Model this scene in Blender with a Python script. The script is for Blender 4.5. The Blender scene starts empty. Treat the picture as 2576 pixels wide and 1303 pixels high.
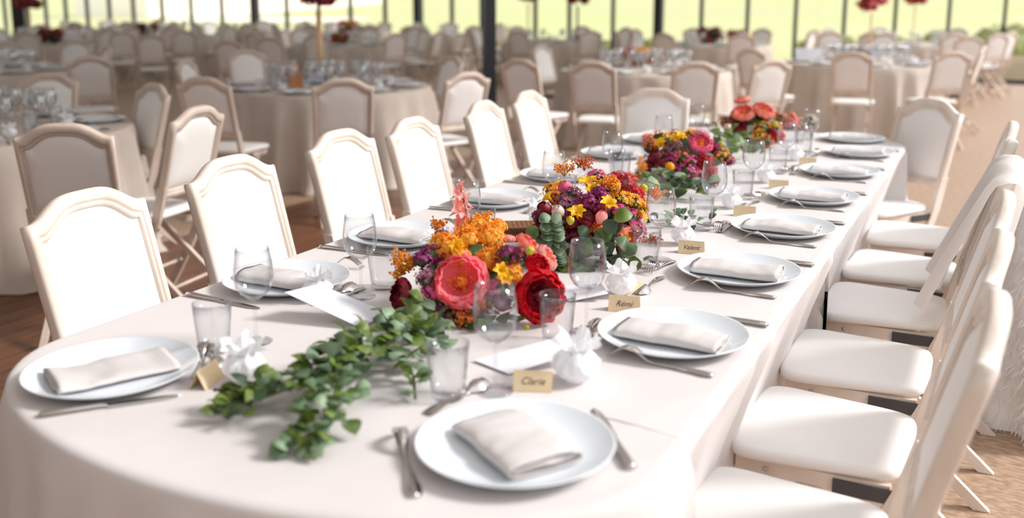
import bpy, math, random
from math import sin, cos, pi, radians, sqrt, atan2
from mathutils import Vector, Matrix, noise

S = bpy.context.scene
COL = S.collection
R = random.Random(7)

# ------------------------------------------------------------------ camera, sky, sun, exposure
FPX, CY, HC, AZ = 2450.0, 450.0, 1.48, radians(26.9)
PITCH = math.atan(CY / FPX)
CP, SP, CA, SA = cos(PITCH), sin(PITCH), cos(AZ), sin(AZ)
cam = bpy.data.cameras.new('camera'); camo = bpy.data.objects.new('camera', cam); COL.objects.link(camo)
camo.location = (0, 0, HC)
camo.rotation_euler = (pi / 2 - PITCH, 0, AZ)
cam.sensor_width = 36; cam.lens = FPX * 36 / 2576
cam.shift_y = -(651.5 - CY) / 2576
cam.clip_end = 900; cam.clip_start = 0.05
cam.dof.use_dof = True; cam.dof.focus_distance = 2.75; cam.dof.aperture_fstop = 1.7
cam.dof.aperture_blades = 0
S.camera = camo

W = bpy.data.worlds.new('sky'); S.world = W; W.use_nodes = True
W.node_tree.nodes['Background'].inputs[0].default_value = (0.90, 0.95, 1.0, 1)
W.node_tree.nodes['Background'].inputs[1].default_value = 1.25
sl = bpy.data.lights.new('sun', 'SUN'); so = bpy.data.objects.new('sun', sl); COL.objects.link(so)
sl.energy = 3.5; sl.angle = radians(14); sl.color = (1.0, 0.975, 0.95)
_el, _az = radians(36), radians(28)           # sun stands to the right and a little ahead
sd = Vector((cos(_el) * cos(_az), cos(_el) * sin(_az), sin(_el)))
so.rotation_euler = sd.to_track_quat('Z', 'Y').to_euler()
S.view_settings.view_transform = 'Standard'; S.view_settings.look = 'None'
S.view_settings.exposure = 0.12; S.view_settings.gamma = 1.0
S.view_settings.use_curve_mapping = False


def G(px, py, z):
    """where the sight line through a pixel of the photograph meets height z"""
    a = (px - 1288) / FPX; b = (CY - py) / FPX
    fy = CP + b * SP; fz = -SP + b * CP
    t = (z - HC) / fz
    X, Y = a * t, fy * t
    return Vector((X * CA - Y * SA, X * SA + Y * CA, z))


def D(px, py, d):
    """point on a pixel's sight line at horizontal depth d"""
    a = (px - 1288) / FPX; b = (CY - py) / FPX
    fy = CP + b * SP; fz = -SP + b * CP
    t = d / fy
    X, Y, Z = a * t, d, fz * t
    return Vector((X * CA - Y * SA, X * SA + Y * CA, HC + Z))


# ------------------------------------------------------------------ materials
def lin(c):
    return tuple(((v / 255 / 12.92) if v / 255 <= .04045 else ((v / 255 + .055) / 1.055) ** 2.4) for v in c) + (1,)


def mat(name, c, rough=.6, c2=None, scale=8, bump=0, bscale=None, metal=0, trans=0, spec=.5, stretch=None, detail=3, sheen=0, objvar=0):
    m = bpy.data.materials.new(name); m.use_nodes = True
    n = m.node_tree.nodes; l = m.node_tree.links
    b = n['Principled BSDF']
    b.inputs['Base Color'].default_value = lin(c)
    b.inputs['Roughness'].default_value = rough
    b.inputs['Metallic'].default_value = metal
    b.inputs['Specular IOR Level'].default_value = spec
    if sheen: b.inputs['Sheen Weight'].default_value = sheen
    co = n.new('ShaderNodeTexCoord'); src = co.outputs['Object']
    if stretch:
        mp = n.new('ShaderNodeMapping'); mp.inputs['Scale'].default_value = stretch
        l.new(src, mp.inputs[0]); src = mp.outputs[0]
    colsock = None
    if c2:
        t = n.new('ShaderNodeTexNoise'); t.inputs['Scale'].default_value = scale; t.inputs['Detail'].default_value = detail
        l.new(src, t.inputs['Vector'])
        r = n.new('ShaderNodeValToRGB'); r.color_ramp.elements[0].position = .36; r.color_ramp.elements[1].position = .64
        r.color_ramp.elements[0].color = lin(c); r.color_ramp.elements[1].color = lin(c2)
        l.new(t.outputs['Fac'], r.inputs[0]); colsock = r.outputs[0]
    if objvar:
        oi = n.new('ShaderNodeObjectInfo'); hs = n.new('ShaderNodeHueSaturation')
        mr = n.new('ShaderNodeMapRange'); mr.inputs[3].default_value = 1 - objvar; mr.inputs[4].default_value = 1 + objvar
        l.new(oi.outputs['Random'], mr.inputs[0]); l.new(mr.outputs[0], hs.inputs['Value'])
        if colsock: l.new(colsock, hs.inputs['Color'])
        else: hs.inputs['Color'].default_value = lin(c)
        colsock = hs.outputs[0]
    if colsock: l.new(colsock, b.inputs['Base Color'])
    if bump:
        t2 = n.new('ShaderNodeTexNoise'); t2.inputs['Scale'].default_value = bscale or scale; t2.inputs['Detail'].default_value = 4
        l.new(src, t2.inputs['Vector'])
        bp = n.new('ShaderNodeBump'); bp.inputs['Strength'].default_value = bump; bp.inputs['Distance'].default_value = .01
        l.new(t2.outputs['Fac'], bp.inputs['Height']); l.new(bp.outputs[0], b.inputs['Normal'])
    if trans:
        tr = n.new('ShaderNodeBsdfTranslucent'); mx = n.new('ShaderNodeMixShader'); mx.inputs[0].default_value = trans
        if colsock: l.new(colsock, tr.inputs[0])
        else: tr.inputs[0].default_value = lin(c)
        out = n['Material Output']
        l.new(b.outputs[0], mx.inputs[1]); l.new(tr.outputs[0], mx.inputs[2]); l.new(mx.outputs[0], out.inputs[0])
    return m


def glass_mat(name, tint=(1, 1, 1), ior=1.5, base=.02, gain=1.0, edge=None):
    m = bpy.data.materials.new(name); m.use_nodes = True
    n = m.node_tree.nodes; l = m.node_tree.links
    n.remove(n['Principled BSDF'])
    t = n.new('ShaderNodeBsdfTransparent'); t.inputs[0].default_value = tint + (1,)
    g = n.new('ShaderNodeBsdfGlossy'); g.inputs['Roughness'].default_value = .03
    lw = n.new('ShaderNodeLayerWeight'); lw.inputs[0].default_value = .5
    f = n.new('ShaderNodeMath'); f.operation = 'POWER'; f.inputs[1].default_value = ior
    l.new(lw.outputs['Facing'], f.inputs[0])
    a = n.new('ShaderNodeMath'); a.operation = 'MULTIPLY_ADD'; a.inputs[1].default_value = gain; a.inputs[2].default_value = base
    a.use_clamp = True
    mx = n.new('ShaderNodeMixShader')
    if edge:
        e = n.new('ShaderNodeMath'); e.operation = 'POWER'; e.inputs[1].default_value = 2.6; l.new(lw.outputs['Facing'], e.inputs[0])
        mc = n.new('ShaderNodeMix'); mc.data_type = 'RGBA'; mc.inputs[6].default_value = tint + (1,); mc.inputs[7].default_value = edge + (1,)
        l.new(e.outputs[0], mc.inputs[0]); l.new(mc.outputs[2], t.inputs[0])
    l.new(f.outputs[0], a.inputs[0]); l.new(a.outputs[0], mx.inputs[0]); l.new(t.outputs[0], mx.inputs[1]); l.new(g.outputs[0], mx.inputs[2])
    l.new(mx.outputs[0], n['Material Output'].inputs[0])
    return m


M = {}
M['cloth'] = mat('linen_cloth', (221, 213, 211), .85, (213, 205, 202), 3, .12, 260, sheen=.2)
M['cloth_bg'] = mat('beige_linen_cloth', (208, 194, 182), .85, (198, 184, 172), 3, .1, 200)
M['napkin'] = mat('linen_napkin', (214, 208, 206), .85, (206, 199, 196), 12, .15, 300)
M['porcelain'] = mat('porcelain', (230, 235, 240), .12, spec=.5)
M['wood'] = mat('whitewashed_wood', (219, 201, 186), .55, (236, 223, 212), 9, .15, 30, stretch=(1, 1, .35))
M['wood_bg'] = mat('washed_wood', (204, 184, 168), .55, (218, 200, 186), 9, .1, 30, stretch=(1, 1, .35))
M['cushion'] = mat('ivory_cushion', (244, 240, 237), .6, (241, 236, 232), 4, .03, 60, sheen=.1)
M['cushion_back'] = mat('ivory_back_pad', (240, 234, 229), .7, (236, 229, 224), 4, .03, 60)
M['metal_dark'] = mat('dark_metal', (84, 84, 88), .4, metal=.7)
M['silver'] = mat('silver_cutlery', (205, 198, 192), .16, metal=1)
M['bolt'] = mat('bolt_steel', (190, 190, 190), .3, metal=1)
M['glass'] = glass_mat('clear_glass', (.975, .98, .985), 3.4, .045, .85, (.76, .76, .79))
M['glass_far'] = glass_mat('far_glass', (.985, .985, .985), 2.2, .16, .8, (.75, .75, .77))
M['pane'] = glass_mat('window_glass', (.985, .99, .985), 5.0, .02, .3)
M['black'] = mat('black_steel', (34, 34, 38), .45)
M['plank'] = mat('oiled_plank', (98, 58, 36), .35, (122, 76, 48), 5, .2, 40, stretch=(6, .6, 6), objvar=.14)
M['board'] = mat('strand_board', (190, 162, 138), .5, (156, 124, 100), 26, .3, 60, stretch=(1, 2.4, 1), detail=6)
M['meadow'] = mat('meadow', (192, 186, 140), .9, (188, 190, 126), .05)
M['gravel'] = mat('gravel', (250, 240, 222), .9, (244, 232, 212), .3)
M['stone'] = mat('pale_render', (252, 240, 224), .9, (255, 246, 234), .2)
M['bush'] = mat('bush_leaves', (116, 118, 74), .8, (150, 150, 84), 3, .5, 12)
M['earth'] = mat('earth_bank', (150, 126, 100), .9, (128, 112, 82), 2, .5, 8)
M['shade_white'] = mat('unseen_shade_fabric', (240, 240, 240), .8, trans=.3)  # white sheeting of the unseen light-blocking ceiling and back wall
M['kraft'] = mat('kraft_card', (236, 212, 174), .8, (228, 202, 162), 20)
M['paper'] = mat('white_paper', (240, 240, 246), .7)
M['ink'] = mat('ink', (70, 50, 44), .7)
M['tulle'] = mat('white_tulle', (250, 250, 252), .8, trans=.35)
M['gown'] = mat('white_gown', (252, 251, 250), .8, (240, 236, 234), 6, .5, 30, trans=.15)
M['veil'] = mat('sheer_veil', (242, 237, 234), .8, trans=.4)
M['stemgreen'] = mat('stem_green', (104, 120, 70), .6)
M['leafA'] = mat('eucalyptus_leaf', (84, 108, 74), .5, (116, 140, 104), 20, trans=.25, objvar=.25)
M['leafB'] = mat('fresh_leaf', (86, 108, 44), .45, (128, 148, 70), 20, trans=.3, objvar=.25)
M['leafC'] = mat('pale_leaf', (150, 172, 142), .55, (126, 150, 116), 20, trans=.25, objvar=.2)
M['leafD'] = mat('dark_leaf', (44, 64, 38), .5, (66, 88, 52), 20, trans=.2, objvar=.2)
M['coral'] = mat('coral_petal', (255, 112, 132), .5, (255, 178, 182), 22, trans=.6, objvar=.12)
M['coral2'] = mat('salmon_petal', (250, 140, 124), .5, (252, 172, 156), 16, trans=.35, objvar=.1)
M['pink'] = mat('pink_petal', (240, 88, 138), .5, (248, 138, 172), 30, trans=.3, objvar=.12)
M['blush'] = mat('blush_petal', (252, 172, 168), .5, (254, 202, 190), 24, trans=.4, objvar=.1)
M['red'] = mat('red_petal', (236, 14, 40), .5, (190, 6, 28), 14, trans=.35, objvar=.15)
M['burg'] = mat('burgundy_petal', (156, 14, 44), .5, (116, 8, 32), 14, trans=.2, objvar=.2)
M['plum'] = mat('plum_floret', (122, 26, 86), .55, (166, 48, 118), 60, trans=.2)
M['mauve'] = mat('mauve_floret', (192, 128, 152), .6, (160, 86, 120), 60, trans=.2)
M['magenta'] = mat('magenta_floret', (226, 60, 140), .55, (240, 120, 170), 60, trans=.25)
M['orange'] = mat('orange_floret', (255, 166, 38), .55, (255, 198, 72), 50, trans=.4)
M['rust'] = mat('rust_floret', (234, 128, 48), .55, (206, 92, 40), 60, trans=.2)
M['yellow'] = mat('yellow_petal', (252, 206, 24), .5, (248, 184, 20), 20, trans=.35)
M['lime'] = mat('lime_ball', (222, 204, 66), .8, (198, 178, 46), 120, .8, 160)
M['stamen'] = mat('orange_stamen', (252, 150, 40), .6, (250, 110, 40), 60, trans=.2)
M['cream'] = mat('cream_petal', (244, 226, 206), .55, (236, 196, 186), 20, trans=.3)
M['gold'] = mat('brushed_gold', (236, 192, 138), .5)
M['walnut'] = mat('walnut', (110, 72, 46), .5, (88, 56, 34), 12)
M['leather'] = mat('tan_leather', (196, 122, 56), .5, (160, 92, 40), 12)
M['photo'] = mat('photo_card', (150, 176, 222), .4, (224, 214, 226), 14)
M['teal'] = mat('teal_card', (22, 62, 66), .5)


# ------------------------------------------------------------------ mesh helpers
class MB:
    def __init__(s): s.v = []; s.f = []; s.sm = []; s.mi = []

    def add(s, vs, fs, smooth=True, mi=0):
        o = len(s.v); s.v += [tuple(v) for v in vs]
        for f in fs:
            s.f.append(tuple(i + o for i in f)); s.sm.append(smooth); s.mi.append(mi)

    def box(s, x0, x1, y0, y1, z0, z1, mtx=None, mi=0):
        vs = [(x, y, z) for x in (x0, x1) for y in (y0, y1) for z in (z0, z1)]
        if mtx: vs = [mtx @ Vector(v) for v in vs]
        s.add(vs, [(0, 1, 3, 2), (4, 6, 7, 5), (0, 4, 5, 1), (2, 3, 7, 6), (0, 2, 6, 4), (1, 5, 7, 3)], False, mi)

    def prism(s, a, b, wx, wy, wxb=None, wyb=None, mi=0):
        """bar with horizontal ends from centre a to centre b"""
        wxb = wxb or wx; wyb = wyb or wy
        vs = []
        for c, u, w in ((a, wx, wy), (b, wxb, wyb)):
            for dx, dy in ((-1, -1), (1, -1), (1, 1), (-1, 1)):
                vs.append((c[0] + dx * u / 2, c[1] + dy * w / 2, c[2]))
        s.add(vs, [(0, 1, 2, 3), (7, 6, 5, 4), (0, 4, 5, 1), (1, 5, 6, 2), (2, 6, 7, 3), (3, 7, 4, 0)], False, mi)

    def tube(s, pts, r, n=8, caps=True, mi=0):
        pts = [Vector(p) for p in pts]; k = len(pts)
        rs = r if isinstance(r, (list, tuple)) else [r] * k
        vs = []; up = Vector((0, 0, 1))
        prev = None
        for i, p in enumerate(pts):
            t = (pts[min(i + 1, k - 1)] - pts[max(i - 1, 0)]).normalized()
            a = prev if prev is not None else (up.cross(t) if abs(t.z) < .95 else Vector((1, 0, 0)))
            a = (a - t * a.dot(t)).normalized(); prev = a
            b = t.cross(a)
            for j in range(n):
                q = 2 * pi * j / n
                vs.append(p + (a * cos(q) + b * sin(q)) * rs[i])
        fs = [(i * n + j, i * n + (j + 1) % n, (i + 1) * n + (j + 1) % n, (i + 1) * n + j) for i in range(k - 1) for j in range(n)]
        if caps: fs += [tuple(range(n - 1, -1, -1)), tuple((k - 1) * n + j for j in range(n))]
        s.add(vs, fs, True, mi)

    def lathe(s, prof, n=32, c=(0, 0, 0), mi=0, ang0=0):
        vs = []; fs = []
        k = len(prof)
        for j in range(n):
            q = 2 * pi * j / n + ang0
            for r, z in prof: vs.append((c[0] + r * cos(q), c[1] + r * sin(q), c[2] + z))
        for j in range(n):
            j2 = (j + 1) % n
            for i in range(k - 1):
                fs.append((j * k + i, j2 * k + i, j2 * k + i + 1, j * k + i + 1))
        s.add(vs, fs, True, mi)

    def grid(s, fn, nu, nv, mi=0, closed_u=False):
        vs = [fn(i / (nu if closed_u else nu - 1) if nu > 1 else 0, j / (nv - 1)) for i in range(nu) for j in range(nv)]
        fs = []
        for i in range(nu if closed_u else nu - 1):
            i2 = (i + 1) % nu
            for j in range(nv - 1): fs.append((i * nv + j, i2 * nv + j, i2 * nv + j + 1, i * nv + j + 1))
        s.add(vs, fs, True, mi)

    def ball(s, c, r, n=10, m=6, wob=0, mi=0, sq=(1, 1, 1), seed=0):
        vs = []; fs = []
        c = Vector(c)
        for i in range(m + 1):
            th = pi * i / m
            for j in range(n):
                ph = 2 * pi * j / n
                d = Vector((sin(th) * cos(ph), sin(th) * sin(ph), cos(th)))
                k = r * (1 + (wob * noise.noise(d * 2.3 + Vector((seed, seed * .7, 0))) if wob else 0))
                vs.append(c + Vector((d.x * k * sq[0], d.y * k * sq[1], d.z * k * sq[2])))
        for i in range(m):
            for j in range(n): fs.append((i * n + j, (i + 1) * n + j, (i + 1) * n + (j + 1) % n, i * n + (j + 1) % n))
        s.add(vs, fs, True, mi)

    def mesh(s, name, mats, xf=None):
        me = bpy.data.meshes.new(name)
        vs = s.v if xf is None else [tuple(xf @ Vector(v)) for v in s.v]
        me.from_pydata(vs, [], s.f)
        for m_ in (mats if isinstance(mats, (list, tuple)) else [mats]): me.materials.append(M[m_] if isinstance(m_, str) else m_)
        me.polygons.foreach_set('use_smooth', s.sm)
        if any(s.mi): me.polygons.foreach_set('material_index', s.mi)
        me.update()
        return me


def link(name, me, parent=None, loc=None, rot=None, scale=None):
    o = bpy.data.objects.new(name, me); COL.objects.link(o)
    if parent is not None: o.parent = parent
    if loc is not None: o.location = loc
    if rot is not None: o.rotation_euler = rot
    if scale is not None: o.scale = (scale,) * 3 if isinstance(scale, (int, float)) else scale
    return o


def part(name, mb, mats, parent=None, **k): return link(name, mb.mesh(name, mats), parent, **k)


def tag(o, label, cat, group=None, kind=None):
    if label: o['label'] = label
    if cat: o['category'] = cat
    if group: o['group'] = group
    if kind: o['kind'] = kind
    return o


def empty(name, loc=(0, 0, 0), rz=0):
    o = bpy.data.objects.new(name, None); COL.objects.link(o); o.empty_display_size = .1
    o.location = loc; o.rotation_euler = (0, 0, rz)
    return o


KIDS = {}


def dup(root, loc, rz=0, label=None, group=None, scale=None):
    if root not in KIDS: KIDS[root] = [(c, list(c.children)) for c in root.children]
    r = root.copy(); COL.objects.link(r); r.location = loc; r.rotation_euler = (0, 0, rz)
    for c, gs in KIDS[root]:
        c2 = c.copy(); COL.objects.link(c2); c2.parent = r
        for g in gs:
            g2 = g.copy(); COL.objects.link(g2); g2.parent = c2
    if label: r['label'] = label
    if group: r['group'] = group
    if scale: r.scale = (scale,) * 3
    return r


used = set()


def place(proto, loc, rz, label, group=None, scale=None):
    """the first call moves the prototype itself, later calls copy it"""
    if proto.name not in used:
        used.add(proto.name)
        KIDS[proto] = [(c, list(c.children)) for c in proto.children]
        proto.location = loc; proto.rotation_euler = (0, 0, rz); proto['label'] = label
        if group: proto['group'] = group
        elif 'group' in proto: del proto['group']
        if scale: proto.scale = (scale,) * 3
        return proto
    o = dup(proto, loc, rz, label, group, scale)
    if not group and 'group' in o: del o['group']
    if not scale: o.scale = (1, 1, 1)
    return o


# ------------------------------------------------------------------ the setting
b = MB(); b.box(-38, 7, -6, 19.62, -.2, -.02)
floor = part('floor', b, 'board'); floor['kind'] = 'structure'
b = MB(); b.box(0, 1, 0, 1, -.02, 0); pm = None
plank_meshes = {}
k = 0
x = -4.6
while x < -1.75:
    off = R.uniform(-1.2, 0)
    y = -.2 + off
    while y < 8.2:
        ln = 2.4
        key = 'p'
        if key not in plank_meshes:
            q = MB(); q.box(0, .128, 0, 2.394, -.02, 0)
            plank_meshes[key] = q.mesh('plank', 'plank')
        o = link('plank', plank_meshes[key], floor, loc=(x, y, 0)); o['kind'] = 'structure'
        y += ln
    x += .135
q = MB(); q.box(-38, x - .135 * 22 - .0, -6, 19.62, -.02, -.001); q.box(x + .0, 7, -6, 19.62, -.02, -.001)
q.box(x - .135 * 22, x, 8.6, 19.62, -.02, -.001)
o = part('floor_board', q, 'board', floor); o['kind'] = 'structure'

b = MB(); b.box(-38, -.2, -6, 20, 4.0, 4.08)
o = part('shade_ceiling', b, 'shade_white'); o['kind'] = 'structure'  # unseen; cut short so it shades the back tables, not the long one
b = MB(); b.box(-.2, 7, -6, -1.2, 4.0, 4.08)
o = part('shade_ceiling', b, 'shade_white'); o['kind'] = 'structure'  # unseen, added behind the camera to darken the cloth's front drop
b = MB(); b.box(-38, 7, -5.2, -5.0, -.02, 4.0)
o = part('shade_wall_back', b, 'shade_white'); o['kind'] = 'structure'  # unseen, added to hold back sky light from behind the camera
b = MB(); b.box(-38, 7, 19.6, 19.78, -.2, .02)
o = part('trim_1', b, 'black'); o['kind'] = 'structure'
win = empty('window_1', (0, 19.69, 0)); win['kind'] = 'structure'
q1 = MB(); q1.box(-.03, .03, -.05, .05, 0, 4.0); mthin = q1.mesh('mullion', 'black')
q1 = MB(); q1.box(-.085, .085, -.09, .09, 0, 4.0); mthick = q1.mesh('mullion', 'black')
posts = [.8, -.13, -1.04, -1.96, -2.87, -3.78, -4.72, -5.66, -6.57, -7.58, -8.59, -9.41, -10.76, -11.54, -12.46, -13.39, -14.4, -15.37, -16.37,
         -17.41, -18.53, -19.61, -20.67, -21.76, -22.7, -23.6, -24.49, -25.34, -26.2, -27.17, -28.1]
for i, xx in enumerate(posts):
    link('mullion', mthick if xx in (-6.57, -12.46, -17.41) else mthin, win, loc=(xx, 0, 0))
    if i: 
        w = posts[i - 1] - xx - .07
        q = MB(); q.box(xx + .035, xx + .035 + w, -.004, .004, .04, 3.95); part('pane', q, 'pane', win)
q = MB(); q.box(-29, 1, -.05, .05, .0, .07); part('rail', q, 'black', win)
q = MB(); q.box(-29, 1, -.05, .05, 3.93, 4.0); part('rail', q, 'black', win)
# big interior posts
def steel_post(px, d, w, label, pz=4.0):
    p = D(px, 200, d); q = MB()
    q.box(-w / 2, w / 2, -w / 2, w / 2, 0, pz); q.box(-w * .9, w * .9, -w * .9, w * .9, 0, .02)
    o = part('steel_post', q, 'black'); o.location = (p.x, p.y, 0); o.rotation_euler = (0, 0, AZ + .3)
    tag(o, label, 'post'); return o
steel_post(1231, 10.8, .125, 'thick black steel post in the middle of the room, between the round tables')
steel_post(62, 22.0, .26, 'black steel post behind the round tables under the left end of the meadow view')

# outside
q = MB(); q.box(-260, 200, 19.9, 420, -.4, -.06)
o = part('ground', q, 'meadow'); o['kind'] = 'structure'
q = MB(); q.grid(lambda u, v: (-320 + 560 * u, 62 + 330 * v, -.5 + 15 * v ** 1.2 + 3 * min(v * 3, 1) * noise.noise(Vector((u * 7, v * 3, 2)))), 60, 40)
o = part('meadow_hill', q, 'meadow'); o['kind'] = 'structure'
a0, a1 = G(372, 42, 0), G(960, 30, 0)
q = MB()
for i in range(8):
    x0 = a0.x + (a1.x - a0.x) * i / 8; x1 = a0.x + (a1.x - a0.x) * (i + 1) / 8
q = MB(); L = (Vector((a1.x, a1.y, 0)) - Vector((a0.x, a0.y, 0))).length
q.box(0, L, 0, 9, -.1, 5.2)
for i in range(12): q.box(L * (i + .5) / 12 - .12, L * (i + .5) / 12 + .12, -.12, 0, 0, 5.2)
house = part('building', q, 'stone'); house.location = (a0.x, a0.y, -.05)
house.rotation_euler = (0, 0, atan2(a1.y - a0.y, a1.x - a0.x))
tag(house, 'pale sunlit building standing across the meadow beyond the glass wall', 'building')
q = MB(); q.box(-1.2, L * .8, -.7, -.5, 0, .06)
for (pa, pb, wd) in (((350, 52), (870, 52), 4),):
    A, B = G(pa[0], pa[1], 0), G(pb[0], pb[1], 0)
    q = MB(); d_ = (B - A).normalized(); nrm = Vector((-d_.y, d_.x, 0))
    vs = [A, B, B + nrm * 14, A + nrm * 14]
    q.add([v + Vector((0, 0, -.055)) for v in vs] + [v + Vector((0, 0, -.03)) for v in vs], [(4, 5, 6, 7), (0, 1, 5, 4), (1, 2, 6, 5), (2, 3, 7, 6), (3, 0, 4, 7)], False)
    o = part('path', q, 'gravel'); o['kind'] = 'structure'


def bush(px, d, w, h, label, mt='bush', seed=0):
    p = D(px, 100, d); q = MB()
    q.ball((0, 0, h * .4), 1, 22, 12, .35, sq=(w / 2, w * .35, h * .6), seed=seed)
    rr = random.Random(seed)
    for i in range(260):                                   # leaf tufts over the crown
        th, ph = rr.uniform(.1, 1.7), rr.uniform(0, 2 * pi)
        n_ = Vector((sin(th) * cos(ph), sin(th) * sin(ph), cos(th)))
        c = Vector((n_.x * w * .5, n_.y * w * .35, h * .4 + n_.z * h * .6)) * rr.uniform(.92, 1.08)
        u = n_.orthogonal().normalized() * .05; v = n_.cross(u)
        q.add([c - u, c + v * .6 + n_ * .02, c + u, c - v * .6 + n_ * .03], [(0, 1, 2, 3)])
    o = part('bush', q, mt); o.location = (p.x, p.y, -.08); o.rotation_euler = (0, 0, AZ)
    tag(o, label, 'bush'); return o
for i, (px, d, w, h, lb) in enumerate([
    (2525, 22.5, 1.7, .95, 'olive bush outside the glass beside the last window post'), (2360, 23, 1.0, .8, 'olive bush outside the glass, next to the one by the last window post'),
    (2255, 24, .9, .62, 'low bush outside the glass behind the far right white table'), (2085, 25, 1.7, .66, 'low bush outside under the tall red centrepiece'),
    (1660, 24, 1.6, .6, 'low bush outside at the foot of the thick window post right of the room post'), (1520, 25, 1.5, .5, 'low bush outside the glass above the tall white chair back'),
    (1300, 25, 1.4, .6, 'low bush outside just right of the thick black room post'), (1183, 25, .8, .62, 'low bush outside just left of the thick black room post'),
    (985, 26, .9, .6, 'low bush outside left of the thick room post, the farther of two'), (110, 33, 2.4, .5, 'low bush outside near the black post at the left')]):
    bush(px, d, w, h, lb, seed=i * 3 + 1)
p0 = G(2380, 188, 0)
q = MB(); q.grid(lambda u, v: (-1.5 + u * 5, v * 2.2, .05 + .42 * sin(v * pi * .55) + .06 * noise.noise(Vector((u * 9, v * 4, 0)))), 30, 10)
o = part('earth_bank', q, 'earth'); o.location = (-.2, 20.1, -.1); o['kind'] = 'structure'

# ------------------------------------------------------------------ folding chair
def xb(z):
    if z >= .45: return -.185 - .27 * (z - .45)
    return -.185 + (.45 - z) * .42 + .25 * (.45 - z) ** 2


def build_chair(wood, cush, cushb):
    root = empty('folding_chair'); tag(root, 'folding chair', 'chair')
    nrm = Vector((.965, 0, .26)).normalized()
    def P(u, z, t): return Vector((xb(z), u, z)) + nrm * t
    HW, ZB = .199, .55
    def top(u):
        a = abs(u)
        return .922 + (.058 * (.5 + .5 * cos(pi * (a / .186) ** 1.75)) if a < .186 else 0)
    outer = []; inner = []
    n1, n2 = 7, 30
    hi = HW - .036
    for i in range(n1): outer.append((-HW + .006 * (1 - i / n1), ZB + (top(HW) - ZB) * i / n1)); inner.append((-hi, ZB + .045 + (top(hi) - .052 - ZB - .045) * i / n1))
    for i in range(n2 + 1):
        t = -1 + 2 * i / n2
        outer.append((t * HW, top(t * HW))); inner.append((t * hi, top(t * HW) - .05))
    for i in range(n1 - 1, -1, -1): outer.append((HW - .006 * (1 - i / n1), ZB + (top(HW) - ZB) * i / n1)); inner.append((hi, ZB + .045 + (top(hi) - .052 - ZB - .045) * i / n1))
    for i in range(1, 8): outer.append((HW - .006 - (HW - .006) * 2 * i / 8, ZB)); inner.append((hi - hi * 2 * i / 8, ZB + .045))
    sec = [(0, -.010), (0, .010), (.12, .018), (.5, .019), (.66, .017), (.7, .012), (.78, .014), (.93, .012), (1, .006), (1, -.006), (.93, -.012), (.78, -.014), (.7, -.012), (.66, -.017), (.5, -.019), (.12, -.018)]
    q = MB(); N = len(outer); K = len(sec)
    vs = [P(o_[0] + (i_[0] - o_[0]) * s, o_[1] + (i_[1] - o_[1]) * s, t) for o_, i_ in zip(outer, inner) for s, t in sec]
    q.add(vs, [(i * K + j, i * K + (j + 1) % K, ((i + 1) % N) * K + (j + 1) % K, ((i + 1) % N) * K + j) for i in range(N) for j in range(K)])
    part('back_frame', q, wood, root)
    for nm, sg in (('back_pad', 1), ('back_pad', -1)):
        q = MB(); cu = 0; cz = .74; rings = 7; vs = []
        for k in range(rings):
            s = [1, .985, .95, .9, .8, .55, .05][k]
            h = .003 + .015 * (1 - s ** 7)
            for (u, z) in inner: vs.append(P(cu + (u - cu) * s, cz + (z - cz) * s, sg * h))
        fs = [(k * N + i, k * N + (i + 1) % N, (k + 1) * N + (i + 1) % N, (k + 1) * N + i) for k in range(rings - 1) for i in range(N)]
        fs.append(tuple((rings - 1) * N + i for i in range(N)))
        if sg < 0: fs = [tuple(reversed(f)) for f in fs]
        q.add(vs, fs); part(nm, q, cush if sg > 0 else cushb, root)
    # seat
    q = MB(); n = 44; out = []
    for i in range(n):
        a = 2 * pi * i / n; e = .3
        ux = (abs(cos(a)) ** e) * (1 if cos(a) > 0 else -1); uy = (abs(sin(a)) ** e) * (1 if sin(a) > 0 else -1)
        xx = .02 + ux * .195; wy = .196 + .022 * ux
        out.append((xx, uy * wy))
    prof = [(.9, .441), (.985, .443), (1.0, .450), (.998, .459), (.98, .467), (.93, .471), (.7, .477), (.35, .480), (.02, .481)]
    vs = [(.02 + (x_ - .02) * s, y_ * s, z) for s, z in prof for x_, y_ in out]; K = len(prof)
    fs = [(k * n + i, k * n + (i + 1) % n, (k + 1) * n + (i + 1) % n, (k + 1) * n + i) for k in range(K - 1) for i in range(n)]
    fs += [tuple(range(n - 1, -1, -1)), tuple((K - 1) * n + i for i in range(n))]
    q.add(vs, fs); part('seat', q, cush, root)
    for sy in (-1, 1):
        q = MB()                                            # long leg: lower run of the back stile
        zs = [ZB + .06, .45, .36, .27, .18, .09, 0]
        for za, zb in zip(zs, zs[1:]): q.prism((xb(zb), sy * .187, zb), (xb(za), sy * .187, za), .044, .024)
        part('leg', q, wood, root)
        q = MB(); q.prism((-.335, sy * .155, 0), (.12, sy * .155, .415), .046, .022)
        part('leg', q, wood, root)
        q = MB(); q.box(-.15, .19, sy * .172 - .009, sy * .172 + .009, .400, .436); part('seat_rail', q, wood, root)
        q = MB(); q.box(-.19, -.03, sy * .187 - .004, sy * .187 + .004, .398, .430); part('hinge_bar', q, 'metal_dark', root)
        q = MB()
        q.ball((xb(.37), sy * .2, .37), .008, 8, 4, sq=(1, .5, 1)); q.ball((.12, sy * .184, .415), .006, 8, 4, sq=(1, .5, 1))
        part('bolt', q, 'bolt', root)
    q = MB(); q.tube([(-.22, -.15, .105), (-.22, .15, .105)], .009, 8); part('stretcher', q, wood, root)
    q = MB(); q.tube([(xb(.16), -.18, .16), (xb(.16), .18, .16)], .009, 8); part('stretcher', q, wood, root)
    return root


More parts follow.
